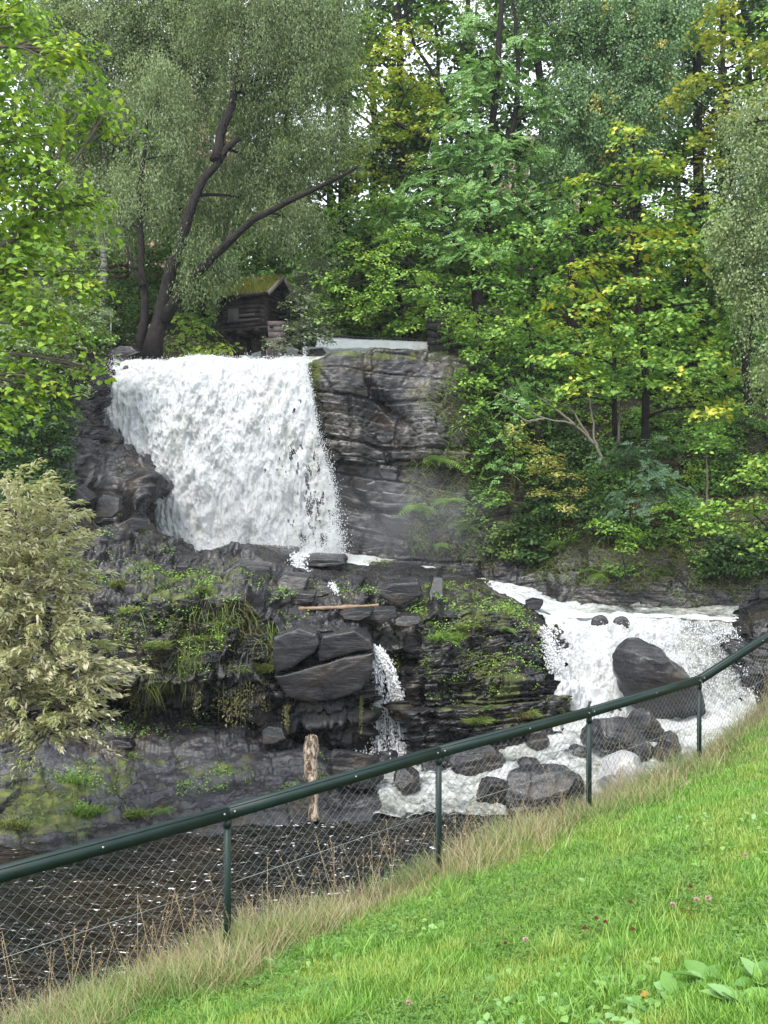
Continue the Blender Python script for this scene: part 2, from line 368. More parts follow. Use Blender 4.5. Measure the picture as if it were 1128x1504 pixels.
pale = .85*blob(505, 635, 32, 24)+.75*blob(625, 620, 32, 34)+.35*blob(480, 580, 30, 40)+.3*blob(640, 560, 30, 20)
tone = np.clip(.75*blob(310, 1130, 230, 62)*(TT < 3)+.45*blob(120, 1150, 90, 60)*(TT < 3)+.5*blob(130, 660, 70, 60)+.35*blob(360, 860, 60, 30)+.3*blob(620, 610, 40, 40)+.04, 0, 1)*(.6+.8*(fbm(TP*.7, 3, 98)+.4))
tone = np.clip(tone, 0, 1)
terr = mesh_np('rock_terrain', TPD.reshape(-1, 3), grid_faces(*PX.shape), M_ROCK, smooth=False, attrs={'soil': soil, 'moss': moss, 'pale': pale, 'tone': tone})
tag(terr, kind='structure')
def on_rock(px, py, tmin=0, tmax=13):
    "nearest displaced terrain point to a photo position"
    pr_x = TPD[..., 0]/TPD[..., 1]*F+564; pr_y = 752-TPD[..., 2]/TPD[..., 1]*F
    d = (pr_x-px)**2+(pr_y-py)**2+((TT < tmin) | (TT > tmax))*1e9
    i = np.unravel_index(np.argmin(d), d.shape); return TPD[i], NRM[i]

# ------------------------------------------------------------------ near bank with the lawn
POSTS = [(-1.26-1.79*2, 8.2-1.7*2+.1), (-1.26-1.79, 8.2-1.68), (-1.26, 8.2), (.53, 9.9), (2.33, 11.6), (4.2, 13.6), (6.3, 15.3), (8.6, 16.9)]
FL = np.array(POSTS)
def fence_s(x, y):
    "distance beyond the fence line (positive on the river side)"
    fy = np.interp(x, np.concatenate([[-30], FL[:, 0], [30]]), np.concatenate([[FL[0, 1]-24], FL[:, 1], [30]]))
    return (y-fy)*.72
def lawn_z(x, y):
    x = np.asarray(x, float); y = np.asarray(y, float)
    z = -1.6-.2087*y+.245*x+.35*np.clip(x-4.3, 0, 9)*sstep(9, 14, y)
    z = z+.05*vnoise(np.stack([x*.5, y*.5, x*0], -1), 3)+.025*vnoise(np.stack([x*1.7, y*1.7, x*0], -1), 4)
    s_ = fence_s(x, y); k = np.where(x > 3, .48, .56)
    s2 = np.clip(s_-.25, 0, None)
    z = z-(k-.0)*s2*sstep(0, 1.0, s2)+.05*vnoise(np.stack([x*2.5, y*2.5, x*0], -1), 9)*sstep(0, 1, s2)
    return np.where(z < -9, -9+.0*z, z)
def nb():
    xs = np.concatenate([np.linspace(-26, -6, 40)[:-1], np.linspace(-6, 9, 260), np.linspace(9, 26, 40)[1:]])
    ys = np.concatenate([np.linspace(-12, 1, 30)[:-1], np.linspace(1, 18, 280), np.linspace(18, 24, 20)[1:]])
    X, Y = np.meshgrid(xs, ys); Z = lawn_z(X, Y)
    Z = np.maximum(Z, -8.9)
    m = NT('soil_and_thatch')
    c = m.ramp(m.noise(9, 6, .7), [(.3, (.035, .05, .015)), (.5, (.08, .12, .03)), (.7, (.16, .20, .06))])
    c2 = m.ramp(m.noise(14, 6, .7), [(.3, (.05, .04, .022)), (.55, (.13, .11, .06)), (.75, (.22, .18, .10))])
    s_ = fence_s(X, Y); edge = s_+.5*vnoise(np.stack([X, Y, X*0], -1), 12)
    m.finish(Base_Color=m.mix(m.attr('bank'), c, c2), Roughness=.9, Normal=m.bump(m.noise(30, 4), .8, .03))
    o = mesh_np('lawn', np.stack([X, Y, Z], -1).reshape(-1, 3), grid_faces(*X.shape), m.m, smooth=True, attrs={'bank': sstep(-.9, .1, edge)})
    tag(o, kind='structure')
nb()

# ------------------------------------------------------------------ water
def mat_foam(name='white_water', dark=(.10, .11, .085), lo=.36, hi=.5, stretch=(1, 1, .5), scale=2.2, tint=(.66, .68, .70)):
    m = NT(name)
    n1 = m.noise(scale, 8, .72, stretch); n2 = m.noise(scale*5, 6, .75, stretch)
    f = m.math('ADD', m.math('MULTIPLY', n1, .6), m.math('MULTIPLY', n2, .4))
    f = m.math('ADD', f, m.attr('foam'))
    c = m.ramp(f, [(lo, dark), (hi-.03, (.50, .52, .50) if name == 'white_water' else (.34, .36, .35)), (hi+.06, tint)])
    wash = m.ramp(m.noise(.7, 4, .6, (1.4, 1.4, .6)), [(.42, 0.0), (.7, .5)])
    c = m.mix(wash, c, (.46, .47, .40))
    nr = m.bump(n1, .4, .08); nr = m.bump(n2, .45, .035, nr)
    p = m.n('ShaderNodeBsdfPrincipled'); m.set(p, Base_Color=c, Roughness=m.ramp(f, [(lo, .08), (hi, .6)]), Normal=nr)
    p.inputs['Specular IOR Level'].default_value = .4
    t = m.n('ShaderNodeBsdfTranslucent'); m.l(c, t.inputs[0]); m.l(nr, t.inputs['Normal'])
    mx = m.n('ShaderNodeMixShader'); mx.inputs[0].default_value = .3
    m.l(p.outputs[0], mx.inputs[1]); m.l(t.outputs[0], mx.inputs[2]); m.l(mx.outputs[0], m.out.inputs[0])
    return m.m
M_FOAM = mat_foam(dark=(.36,.38,.37), lo=.38, hi=.54, scale=1.5, tint=(.60, .62, .65), stretch=(1.5, 1.5, .45))
M_RAPID = mat_foam('rapid_water', (.045, .05, .045), .40, .52, (.8, 1.6, 1), 1.6)
M_CASC = mat_foam('cascade_water', (.07, .075, .07), .40, .53, (1.5, 1.5, .5), 1.8, (.60, .62, .65))
M_DROP = mat_plain('spray_drops', (.66, .68, .7), .35, .5)

def water_patch(name, cols, rowsn, ncol, mat, amp, scale, foam, drop=None, seed=0, stretch=(1, 1, .55)):
    keys = [c[0] for c in cols]; vals = np.array([c[1] for c in cols], float)   # (k, r, 3)
    u = np.linspace(keys[0], keys[-1], ncol)
    ct = interp_cols(keys, vals, u); r = vals.shape[1]
    t = np.linspace(0, r-1, rowsn)
    pr = interp_cols(np.arange(r), np.swapaxes(ct, 0, 1), t)                       # rows, cols, 3
    P = vec(pr[..., 0], pr[..., 1], pr[..., 2]); N = grid_normals(P)
    if np.mean(np.sum(N*np.array([0, -1, .6]), -1)) < 0: N = -N
    U = np.broadcast_to(np.linspace(0, 1, ncol)[None], P.shape[:2]); V = np.broadcast_to(np.linspace(0, 1, rowsn)[:, None], P.shape[:2])
    A = amp(U, V) if callable(amp) else amp
    q = P*np.array(stretch)*scale
    n_ = fbm(q*1.3, 3, seed+20, .6); n2 = fbm(q*.42, 3, seed+31); n3 = 1-2*np.abs(fbm(q*2.9, 4, seed+41, .65))
    P = P+N*(A*(n_*1.3+n2*1.2+.34*n3))[..., None]
    Fc = grid_faces(rowsn, ncol)
    if drop is not None:
        k = ~drop(U, V, P).ravel(); keep = k[Fc].all(1); Fc = Fc[keep]
    fm = foam(U, V) if callable(foam) else np.full(U.shape, foam)
    o = mesh_np(name, P.reshape(-1, 3), Fc, mat, smooth=True, attrs={'foam': fm})
    tag(o, kind='structure')
    return P, N, U, V
OCT_V = np.array([[1, 0, 0], [-1, 0, 0], [0, 1, 0], [0, -1, 0], [0, 0, 1], [0, 0, -1.]])
OCT_F = np.array([[0, 2, 4], [2, 1, 4], [1, 3, 4], [3, 0, 4], [2, 0, 5], [1, 2, 5], [3, 1, 5], [0, 3, 5]])
def drops(name, C, rad, stretchz=1.0, label=None):
    C = np.asarray(C); n = len(C); rad = np.broadcast_to(rad, (n,))
    s3 = rad[:, None]*np.stack([rng.uniform(.6, 1.2, n), rng.uniform(.6, 1.2, n), rng.uniform(.7, 1.5, n)*stretchz], -1)
    V = OCT_V[None]*s3[:, None]+C[:, None]
    Fc = OCT_F[None]+np.arange(n)[:, None, None]*6
    o = mesh_np(name, V.reshape(-1, 3), Fc.reshape(-1, 3), M_DROP, smooth=True)
    return tag(o, label, 'spray', kind='stuff')

# main fall: columns (u, [top .. bottom] (px,py,d))
fall_cols = [
 (0,  [(176,536,36.5),(170,531,34.7),(158,575,34.0),(150,640,33.8),(170,720,33.5),(190,800,33.1),(205,822,32.8)]),
 (.18,[(220,535,36.5),(217,529,34.6),(212,570,33.9),(210,640,33.6),(212,720,33.2),(222,800,32.8),(230,822,32.5)]),
 (.5, [(310,534,36.8),(308,527,34.6),(308,570,33.8),(312,640,33.4),(322,720,33.0),(332,795,32.6),(336,822,32.3)]),
 (.8, [(395,534,36.8),(395,529,34.6),(398,570,33.8),(404,640,33.4),(414,720,33.0),(424,795,32.6),(428,824,32.3)]),
 (.95,[(436,536,36.6),(438,531,34.5),(443,570,33.8),(452,640,33.4),(468,720,33.0),(474,795,32.6),(478,824,32.3)]),
 (1,  [(446,538,36.5),(449,534,34.4),(456,572,33.8),(468,640,33.4),(490,720,33.0),(498,795,32.6),(502,826,32.3)]),
]
def f_drop(U, V, P):
    n_ = fbm(P*np.array([7.5, 7.5, 2.2]), 3, 77)
    edge = sstep(.60, 1.0, U)*sstep(.12, .7, V)
    return n_ > .80-.62*edge-.4*(1-sstep(0, .015, U))*sstep(.1, .2, V)
FP, FN, FU, FV = water_patch('waterfall', fall_cols, 400, 460, M_FOAM, lambda U, V: .10+.24*sstep(.1, .5, V), 1.45,
    lambda U, V: .11-.05*sstep(.6, .9, U)*sstep(.3, .7, V), f_drop, 3, (1.35, 1.35, .5))
i_ = (rng.beta(2.2, 1.0, 15000)*(FP.shape[0]-1)).astype(int); j_ = (rng.beta(3.0, .8, 15000)*(FP.shape[1]-1)).astype(int)
off = np.abs(rng.normal(0, .20, 15000))*(0.3+i_/400)
C = FP[i_, j_]+FN[i_, j_]*off[:, None]+rng.normal(0, .05, (15000, 3))
me_ = rng.integers(60, 399, 7000); kk = np.full(7000, FP.shape[1]-1)
C2 = FP[me_, kk]+np.stack([rng.normal(0, .16, 7000)*(me_/400)-.08, rng.normal(0, .2, 7000), rng.normal(0, .25, 7000)], -1)
C2[:, 0] += .04
ml = rng.integers(20, 250, 2500); C3 = FP[ml, 0*ml+2]+rng.normal(0, .14, (2500, 3))
ia = rng.integers(70, 400, 9000); ja = rng.integers(0, 460, 9000); C5 = FP[ia, ja]+FN[ia, ja]*np.abs(rng.normal(0, .05, 9000))[:, None]+.03
lip = rng.integers(0, FP.shape[1], 400); C4 = FP[60+0*lip, lip]+np.stack([rng.normal(0, .1, 400), rng.normal(0, .2, 400), np.abs(rng.normal(0, .06, 400))-.05], -1)
drops('waterfall_spray', np.concatenate([C, C2, C3, C4, C5]), rng.uniform(.004, .014, 15000+7000+2500+400+9000), 1.5, 'white spray flung off the main waterfall')

# foot of the fall and the channel behind the platform
ch = [(0,  [(200,826,31.4),(215,812,32.2),(215,800,33.4)]),
      (.2, [(300,818,31.6),(300,808,32.5),(300,800,33.5)]),
      (.42,[(420,817,31.2),(420,808,32.4),(420,800,33.6)]),
      (.56,[(550,834,31.6),(552,827,32.8),(550,819,33.9)]),
      (.7, [(640,854,31.4),(650,845,32.4),(655,838,33.9)]),
      (.82,[(728,872,30.8),(735,862,31.8),(735,856,33.4)])]
water_patch('upper_stream', ch, 60, 320, M_RAPID, .07, 1.6, .16, None, 5, (1, 1, 1))
ch2 = [(0, [(712,866,30.0),(716,861,31.2),(726,857,32.6)]),
       (.16,[(768,884,29.4),(770,872,30.9),(776,864,32.4)]),
       (.3, [(800,905,28.6),(806,892,30.0),(815,880,31.9)]),
       (.42,[(850,911,28.2),(856,901,29.5),(866,886,31.2)]),
       (.7, [(960,911,28.1),(960,902,29.3),(960,890,30.8)]),
       (1,  [(1085,914,28.0),(1085,904,29.2),(1085,893,30.5)])]
water_patch('cascade_pool', ch2, 120, 420, M_RAPID, .10, 1.7, lambda U, V: .08-.14*sstep(.15, .6, V)*sstep(.35, .6, U), lambda U, V, P: fbm(P*2.2, 3, 14) > .55-.55*np.maximum(np.maximum(sstep(.95, 1, U), 1-sstep(0, .05, U)), sstep(.86, 1, V)), 6, (.7, 1.2, 1))
# right cascade
cc = [(0,  [(796,898,29.4),(800,914,28.2),(806,960,27.2),(812,1010,26.3),(806,1085,24.9)]),
      (.2, [(845,902,29.2),(848,910,28.2),(850,950,27.4),(852,1005,26.5),(846,1085,24.9)]),
      (.5, [(935,902,29.2),(935,909,28.2),(938,948,27.5),(945,1000,26.6),(950,1085,24.9)]),
      (.8, [(1020,905,29.0),(1022,911,28.1),(1035,950,27.3),(1050,1005,26.3),(1066,1085,24.8)]),
      (1,  [(1072,908,28.8),(1076,917,27.9),(1088,955,27.0),(1102,1005,26.0),(1124,1080,24.7)])]
CP, CN, CU, CV = water_patch('cascade', cc, 260, 380, M_CASC, lambda U, V: .09+.24*sstep(.15, .6, V), 1.5,
    lambda U, V: .10-.12*sstep(.55, .8, U)*sstep(.1, .3, V)*(1-sstep(.75, 1, V))+.05*sstep(.8, 1, V), lambda U, V, P: (fbm(P*np.array([3, 3, 1.4]), 3, 12) > .45-.45*(sstep(.9, 1, U)+1-sstep(0, .05, U))) & (np.abs(U-.5) > .38), 9)
i_ = rng.integers(90, 220, 4500); j_ = (rng.beta(2.4, 1, 4500)*379).astype(int)
drops('cascade_spray', CP[i_, j_]+CN[i_, j_]*np.abs(rng.normal(0, .12, 4500))[:, None]+rng.normal(0, .05, (4500, 3)), rng.uniform(.007, .02, 4500), 1.2, 'white spray over the right hand cascade')
# rapids below the cascade
rp = [(0,  [(538,1200,22.4),(550,1164,23.4),(558,1140,24.5),(566,1125,25.6)]),
      (.2, [(652,1198,22.4),(660,1160,23.4),(672,1132,24.6),(684,1112,25.6)]),
      (.4, [(760,1196,22.5),(768,1140,23.5),(785,1092,24.7),(798,1070,25.8)]),
      (.6, [(870,1190,22.6),(862,1120,23.6),(856,1076,24.8),(856,1056,25.9)]),
      (.8, [(1000,1185,22.5),(990,1115,23.5),(990,1072,24.8),(990,1055,25.9)]),
      (1,  [(1190,1175,22),(1180,1105,23.2),(1170,1068,24.5),(1160,1050,25.8)])]
water_patch('rapids', rp, 200, 460, M_RAPID, lambda U, V: .15+.0*U, 1.6, lambda U, V: -.01+.10*sstep(.45, .8, V)*sstep(.3, .5, U)-.05*(1-sstep(.04,.2,V)), None, 15, (1, 1, 1))

def pool():
    xs = np.linspace(-24, 11, 700); ys = np.linspace(12.5, 25, 300)
    X, Y = np.meshgrid(xs, ys)
    q = np.stack([X*.9, Y*2.2, X*0], -1)
    turb = np.exp(-((X+1.5)/4.5)**2)*.8+.35
    Z = -6.7+.10*turb*fbm(q*1.5, 2, 60)+.04*turb*fbm(q*.5, 3, 61)
    m = NT('pool_water')
    c = m.ramp(m.noise(.35, 4), [(.4, (.006, .006, .005)), (.68, (.024, .017, .009))])
    n1 = m.noise(1.9, 2, .6, (1, 2.2, 1), dist=.5); n2 = m.noise(.6, 3)
    nr = m.bump(n1, 1.0, .35); nr = m.bump(m.noise(5, 1, .5, (1, 2.6, 1)), .3, .02, nr)
    p = m.n('ShaderNodeBsdfPrincipled'); m.set(p, Base_Color=c, Roughness=.09, Normal=nr, IOR=1.33)
    m.l(p.outputs[0], m.out.inputs[0])
    tag(mesh_np('pool', np.stack([X, Y, Z], -1).reshape(-1, 3), grid_faces(*X.shape), m.m, smooth=True), kind='structure')
    # foam flecks drifting on the pool
    n = 380
    x = rng.normal(-1.2, 2.2, n); y = rng.uniform(14.5, 22.4, n)
    k = vnoise(np.stack([x*1.2, y*2.2, x*0], -1), 5) > -.05; x, y = x[k], y[k]; n = len(x)
    r = rng.uniform(.008, .034, n)*rng.uniform(.4, 1, n)
    th = np.arange(6)*math.pi/3
    V = np.stack([x[:, None]+r[:, None]*2.2*np.cos(th), y[:, None]+r[:, None]*.9*np.sin(th), np.full((n, 6), -6.672)], -1)
    V = V+np.concatenate([rng.normal(0, .3, (n, 6, 2))*r[:, None, None], np.zeros((n, 6, 1))], -1)
    up = V+np.array([0, 0, .006])
    VV = np.concatenate([V, up], 1).reshape(-1, 3)
    b = np.arange(n)[:, None]*12
    tp = b+6+np.arange(6)[None]
    sd_ = np.stack([b[:, :1]*0+b+np.arange(6)[None], b+(np.arange(6)[None]+1) % 6, b+6+(np.arange(6)[None]+1) % 6, b+6+np.arange(6)[None]], -1).reshape(-1, 4)
    tag(mesh_np('foam_flecks', VV, [tp, sd_], M_DROP), 'scattered white foam flecks drifting on the dark pool', 'foam', kind='stuff')
pool()

# ------------------------------------------------------------------ foliage machinery
SUB = TPD[::3, ::3].reshape(-1, 3); SUBT = TT[::3, ::3].ravel()
def ground(x, y, tmin=5):
    d = (SUB[:, 0]-x)**2+(SUB[:, 1]-y)**2+(SUBT < tmin)*1e6
    return SUB[np.argmin(d), 2]
def unit(v): return v/(np.linalg.norm(v, axis=-1, keepdims=True)+1e-9)
def tpl(outline, fold=0, curl=0):
    "leaf outline in the xy plane, stem at the origin, tip at x=1"
    o = np.array(outline, float); z = fold*np.abs(o[:, 1])-curl*o[:, 0]**2
    return np.column_stack([o, z])
L_OVATE = (tpl([(0, 0), (.30, .33), (.62, .34), (1, 0), (.62, -.34), (.30, -.33), (.5, 0)], .35, .18), np.array([[0, 6, 1], [6, 2, 1], [6, 3, 2], [6, 4, 3], [6, 5, 4], [6, 0, 5]]))
L_SMALL = (tpl([(0, 0), (.42, .34), (1, 0), (.42, -.34)], .3, .1), np.array([[0, 3, 2], [0, 2, 1]]))
L_LANCE = (tpl([(0, 0), (.3, .14), (.65, .12), (1, 0), (.65, -.12), (.3, -.14)], .3, .35), np.array([[0, 5, 4, 1], [1, 4, 3, 2]]))
L_THIN = (tpl([(0, 0), (.45, .15), (1, 0), (.45, -.15)], .3, .3), np.array([[0, 3, 2], [0, 2, 1]]))
mp = [(0, 0), (-.08, .30), (.14, .26), (.22, .56), (.46, .36), (.62, .50), (.70, .22), (1, 0), (.70, -.22), (.62, -.50), (.46, -.36), (.22, -.56), (.14, -.26), (-.08, -.30)]
V_ = tpl(mp+[(.38, 0)], .16, .28); L_MAPLE = (V_, np.array([[14, (i+1) % 14, i] for i in range(14)]))
def _pin(n=4, w=.11, l=.30):
    V = []; Fc = []
    def leaflet(x, ang, ll):
        b = len(V); c, s_ = math.cos(ang), math.sin(ang)
        for (u, v, z) in [(0, 0, 0), (.45, w/l, -.05), (1, 0, -.28), (.45, -w/l, -.05)]:
            V.append((x+(u*c-v*s_)*ll, (u*s_+v*c)*ll, z*ll-.22*x*x)); 
        Fc.append([b, b+3, b+2]); Fc.append([b, b+2, b+1])
    for i in range(n):
        x = .18+.66*i/(n-1); leaflet(x, 1.05, l*(.85+.2*(i == 1))); leaflet(x, -1.05, l*(.85+.2*(i == 1)))
    leaflet(.84, 0, l)
    return np.array(V), np.array(Fc)
L_PIN = _pin()
def _fern(n=13):
    V = []; Fc = []
    for i in range(n):
        t = (i+.6)/n; x = t; z = .55*t-.75*t*t; ll = .24*math.sin(math.pi*min(1, .12+t*.93))**.8+.02
        for s_ in (1, -1):
            b = len(V)
            V += [(x-.028, 0, z), (x+.028, 0, z-.005), (x+.03+ll*.25, s_*ll, z-ll*.25)]
            Fc.append([b, b+1, b+2] if s_ > 0 else [b, b+2, b+1])
    b0 = len(V)
    for i in range(n+1):
        t = i/n; V += [(t, .006, .55*t-.75*t*t), (t, -.006, .55*t-.75*t*t)]
    for i in range(n): a_ = b0+2*i; Fc += [[a_, a_+1, a_+3], [a_, a_+3, a_+2]]
    return np.array(V), np.array(Fc)
L_FERN = _fern()

def inst(T, pos, nrm, dr, size):
    "instances of a template: z axis nrm, x axis dr"
    V, Fc = T
    x = unit(dr-nrm*np.sum(dr*nrm, -1, keepdims=True)); y = np.cross(nrm, x)
    Rm = np.stack([x, y, nrm], -1)                                   # n,3,3 columns
    P = pos[:, None]+np.einsum('nij,vj->nvi', Rm, V)*np.asarray(size).reshape(-1, 1, 1)
    Fi = Fc[None]+np.arange(len(pos))[:, None, None]*len(V)
    return P.reshape(-1, 3), Fi.reshape(-1, Fc.shape[1])

KINDS = {  # template, leaf size, spray radius, leaves per spray, droop
 'lime':   (L_OVATE, .125, .34, 20, .5, 'plate'),
 'elm':    (L_OVATE, .125, .48, 44, .4, 'plate'),
 'maple':  (L_MAPLE, .165, .60, 52, .34, 'plate'),
 'ash':    (L_PIN, .42, .60, 16, .55, 'plate'),
 'birch':  (L_SMALL, .09, .05, 56, 1.4, 'hang'),
 'willow': (L_THIN, .13, .15, 40, .5, 'hang'),
 'birchs': (L_SMALL, .10, .13, 40, .55, 'hang'),
 'osier':  (L_LANCE, .135, .15, 44, .5, 'shoot'),
 'bush':   (L_SMALL, .11, .30, 40, .25, 'plate'),
 'far':    (L_OVATE, .26, .75, 30, .4, 'plate'),
}
def foliage(kind, C, O, rs=None, size=1.0):
    "leaves for spray centres C with outward directions O"
    T, sz, sr, n, dr, mode = KINDS[kind]; rs = rs or rng
    m = len(C)
    k = np.repeat(np.arange(m), n); N = len(k)
    c = C[k]; o = O[k]
    if mode == 'plate':
        side = unit(np.cross(o, [0, 0, 1.])+1e-6)
        r = sr*np.sqrt(rs.uniform(0, 1, N))*(rs.uniform(.6, 1.2, m)[k]); th = rs.uniform(0, 2*np.pi, N)
        oh = unit(o*np.array([1, 1, 0])+rs.normal(0, .05, (m, 3))[k])
        a_ = r*np.cos(th); b_ = r*np.sin(th)
        p = c+oh*a_[:, None]*1.15+side*b_[:, None]
        p[:, 2] += -dr*a_-.45*dr*r*r/sr+rs.normal(0, .05*sr/.4, N)+rs.normal(0, .12, m)[k]*b_/sr
        nn = unit(np.array([0, 0, 1.])*.85+oh*(dr*1.1)+rs.normal(0, .27, (N, 3)))
        d = unit(oh*np.cos(th*.6)[:, None]+side*np.sin(th)[:, None]*.8+rs.normal(0, .4, (N, 3))+np.array([0, 0, -.3]))
    elif mode == 'hang':
        L = rs.uniform(.5, 1.3, m)[k]*dr; t = rs.uniform(0, 1, N)
        oh = unit(o*np.array([1, 1, 0])+1e-6)
        p = c+oh*(.35*np.sqrt(t)*L)[:, None]+rs.normal(0, sr, (N, 3))
        p[:, 2] -= L*t**1.3
        nn = unit(oh*.6+rs.normal(0, .6, (N, 3))+np.array([0, 0, .4])); d = unit(np.array([0, 0, -1.])+oh*.35+rs.normal(0, .45, (N, 3)))
    else:   # upright arching shoots, leaves along them
        L = rs.uniform(.5, 1.1, m)[k]*.9; t = rs.uniform(0, 1, N)
        ax = unit(o+np.array([0, 0, .55])+rs.normal(0, .3, (m, 3))[k])
        p = c+ax*(t*L)[:, None]+rs.normal(0, .025, (N, 3)); p[:, 2] -= .35*L*t*t
        th = rs.uniform(0, 2*np.pi, N)
        sd_ = unit(np.cross(ax, [0, 0, 1.])+1e-6); up = np.cross(sd_, ax)
        q = sd_*np.cos(th)[:, None]+up*np.sin(th)[:, None]
        d = unit(ax*.9+q*.75); nn = unit(np.cross(d, np.cross(q, d))*.6+np.array([0, 0, .8])+rs.normal(0, .25, (N, 3)))
    return inst(T, p, nn, d, sz*size*rs.uniform(.65, 1.2, N))
M_BARK = mat_plain('dark_bark', (.010, .009, .009), .9, .15, (14, .8, .05), (6, (.026, .022, .020)))
M_BARKG = mat_plain('grey_bark', (.07, .06, .048), .85, .3, (16, .7, .04), (7, (.14, .12, .095)))
def birchbark():
    m = NT('birch_bark'); c = m.ramp(m.noise(3.5, 5, .7, (1, 1, 4)), [(.42, (.03, .028, .026)), (.5, (.45, .43, .40)), (.8, (.6, .58, .54))])
    return m.finish(Base_Color=c, Roughness=.75)
M_BIRCH = birchbark()
def bez(a_, b_, sag=.2, n=7, wob=.08):
    a_, b_ = np.asarray(a_, float), np.asarray(b_, float); L = np.linalg.norm(b_-a_)
    mid = (a_+b_)/2+np.array([0, 0, sag*L])+rng.normal(0, wob*L, 3)
    t = np.linspace(0, 1, n)[:, None]
    return (1-t)**2*a_+2*t*(1-t)*mid+t*t*b_
def resample(P, n):
    P = np.asarray(P, float); s_ = np.concatenate([[0], np.cumsum(np.linalg.norm(np.diff(P, axis=0), axis=1))])
    return interp_cols(s_, P, np.linspace(0, s_[-1]-1e-6, n))
def tree(name, label, cat, trunks, tr, lobes, kind, mat, bark=None, dens=1.0, size=1.0, group=None, shell=.55, twigs=5, limbs=True, raw=False, base=None):
    "trunks: polylines of (px,py,d); lobes: (px,py,d,rx,ry) in photo pixels, or world values when raw"
    bark = bark or M_BARK
    tw = [np.array([t if raw else at(*t) for t in tk]) for tk in trunks]
    if base is None: base = tw[0][0]
    root = empty(name, base, label, cat, group)
    mb = MB(); pool_ = []
    for q, tk in enumerate(tw):
        r0 = tr*(1 if q == 0 else .62); P = resample(tk, 14)
        P[1:-1] += rng.normal(0, .04*min(1, r0*6), (12, 3)) if not raw or True else 0
        rad = r0*np.linspace(1, .32, 14); rad[0] *= 1.35; rad[1] *= 1.1
        mb.tube(P, rad, 9); pool_.append(np.column_stack([P, rad]))
    pool_ = np.concatenate(pool_)
    Ls = []; Cs = []; Os = []
    T, sz, sr, nl, dr, mode = KINDS[kind]
    for (a_, b_, d_, rx, ry) in lobes:
        if raw: c = np.array([a_, b_, d_]); R3 = np.array([rx, rx, ry])
        else: c = at(a_, b_, d_); R3 = np.array([rx, (rx+ry)/2*.85, ry])/F*d_
        spr = sr*(1.0 if mode == 'plate' else .55)*size**.5
        n_ = max(3, int(dens*({'maple': 2.1, 'elm': 2.5}.get(kind, 3.4) if mode == 'plate' else 1.5)*(R3[0]*R3[2]+.3*R3[0]*R3[1])/(spr*spr)/ (1 if mode == 'plate' else 2.2)))
        u = unit(rng.normal(0, 1, (n_, 3))); rr = shell+(1-shell)*rng.uniform(0, 1, n_)**.6
        rr *= 1+(.5 if mode == 'hang' else .25)*vnoise(u*2.4+c, 8)
        P = c+u*R3*rr[:, None]
        if mode == 'hang': P[:, 2] += R3[2]*.18; P += rng.normal(0, .22, P.shape)
        Cs.append(P); Os.append(unit(u*np.array([1, 1, .3])))
        if limbs:
            dd = np.linalg.norm(pool_[:, :3]-c, axis=1)+np.clip(pool_[:, 2]-c[2], 0, 99)*1.5
            s_ = pool_[np.argmin(dd)]; L = np.linalg.norm(c-s_[:3])
            if L > .15:
                br = bez(s_[:3], c, .12, 8, .06); r1 = min(s_[3]*.55, .035+.012*L)
                mb.tube(br, np.linspace(r1, .018, 8), 6)
            for j in rng.permutation(n_)[:twigs]:
                mb.tube(bez(c if L < .15 else br[5], P[j], .1, 5), np.linspace(.018, .006, 5), 4, cap=False)
    V, Fc = foliage(kind, np.concatenate(Cs), np.concatenate(Os), size=size)
    mb.build('trunk' if cat == 'tree' else 'stems', bark, root, True, base)
    mesh_np('crown' if cat == 'tree' else 'foliage', V-base, Fc, mat, root, attrs=None)
    return root
G = lambda *c: c
ML_lime = mat_leaf('lime_leaves', [(0.106, 0.204, 0.036), (0.163, 0.300, 0.042), (0.237, 0.396, 0.048), (0.338, 0.480, 0.060)], [(0.425, 0.504, 0.048), (0.525, 0.528, 0.060), (0.275, 0.432, 0.048)], .9, .55, .66)
ML_olive = mat_leaf('olive_willow_leaves', [(.075, .12, .05), (.12, .185, .07), (.18, .25, .10), (.25, .31, .15)], [(.20, .22, .08), (.28, .28, .12)], .5, .60, .74, .4)
ML_birch = mat_leaf('birch_leaves', [(.11, .17, .07), (.17, .24, .10), (.23, .31, .14), (.31, .38, .20)], [(.26, .33, .12), (.22, .30, .11), (.28, .34, .16)], .55, .52, .66, .35)
ML_birchd = mat_leaf('dark_birch_leaves', [(0.075, 0.151, 0.061), (0.117, 0.217, 0.085), (0.167, 0.283, 0.116), (0.233, 0.350, 0.145)], [(0.750, 0.434, 0.048), (0.500, 0.367, 0.061)], .8, .66, .70, .3)
ML_mapley = mat_leaf('yellowing_maple_leaves', [(0.090, 0.201, 0.036), (0.135, 0.273, 0.043), (0.209, 0.359, 0.055), (0.284, 0.446, 0.061)], [(0.389, 0.517, 0.061), (0.538, 0.618, 0.073), (0.329, 0.475, 0.061), (0.568, 0.489, 0.073)], .32, .50, .60, .35)
ML_mapleg = mat_leaf('green_maple_leaves', [(0.079, 0.179, 0.040), (0.122, 0.251, 0.053), (0.175, 0.341, 0.066), (0.263, 0.438, 0.092)], [(0.263, 0.406, 0.053), (0.350, 0.486, 0.066)], .5, .56, .66, .35)
ML_mapley2 = mat_leaf('golden_maple_leaves', [(.16, .23, .04), (.26, .31, .05), (.36, .38, .06), (.42, .38, .06)], [(.10, .18, .03), (.16, .24, .04)], .7, .52, .6, .4)
ML_ash = mat_leaf('ash_leaves', [(0.109, 0.233, 0.079), (0.151, 0.310, 0.099), (0.218, 0.389, 0.125), (0.286, 0.466, 0.146)], [(0.286, 0.435, 0.079), (0.218, 0.373, 0.066)], .4, .55, .68, .35)
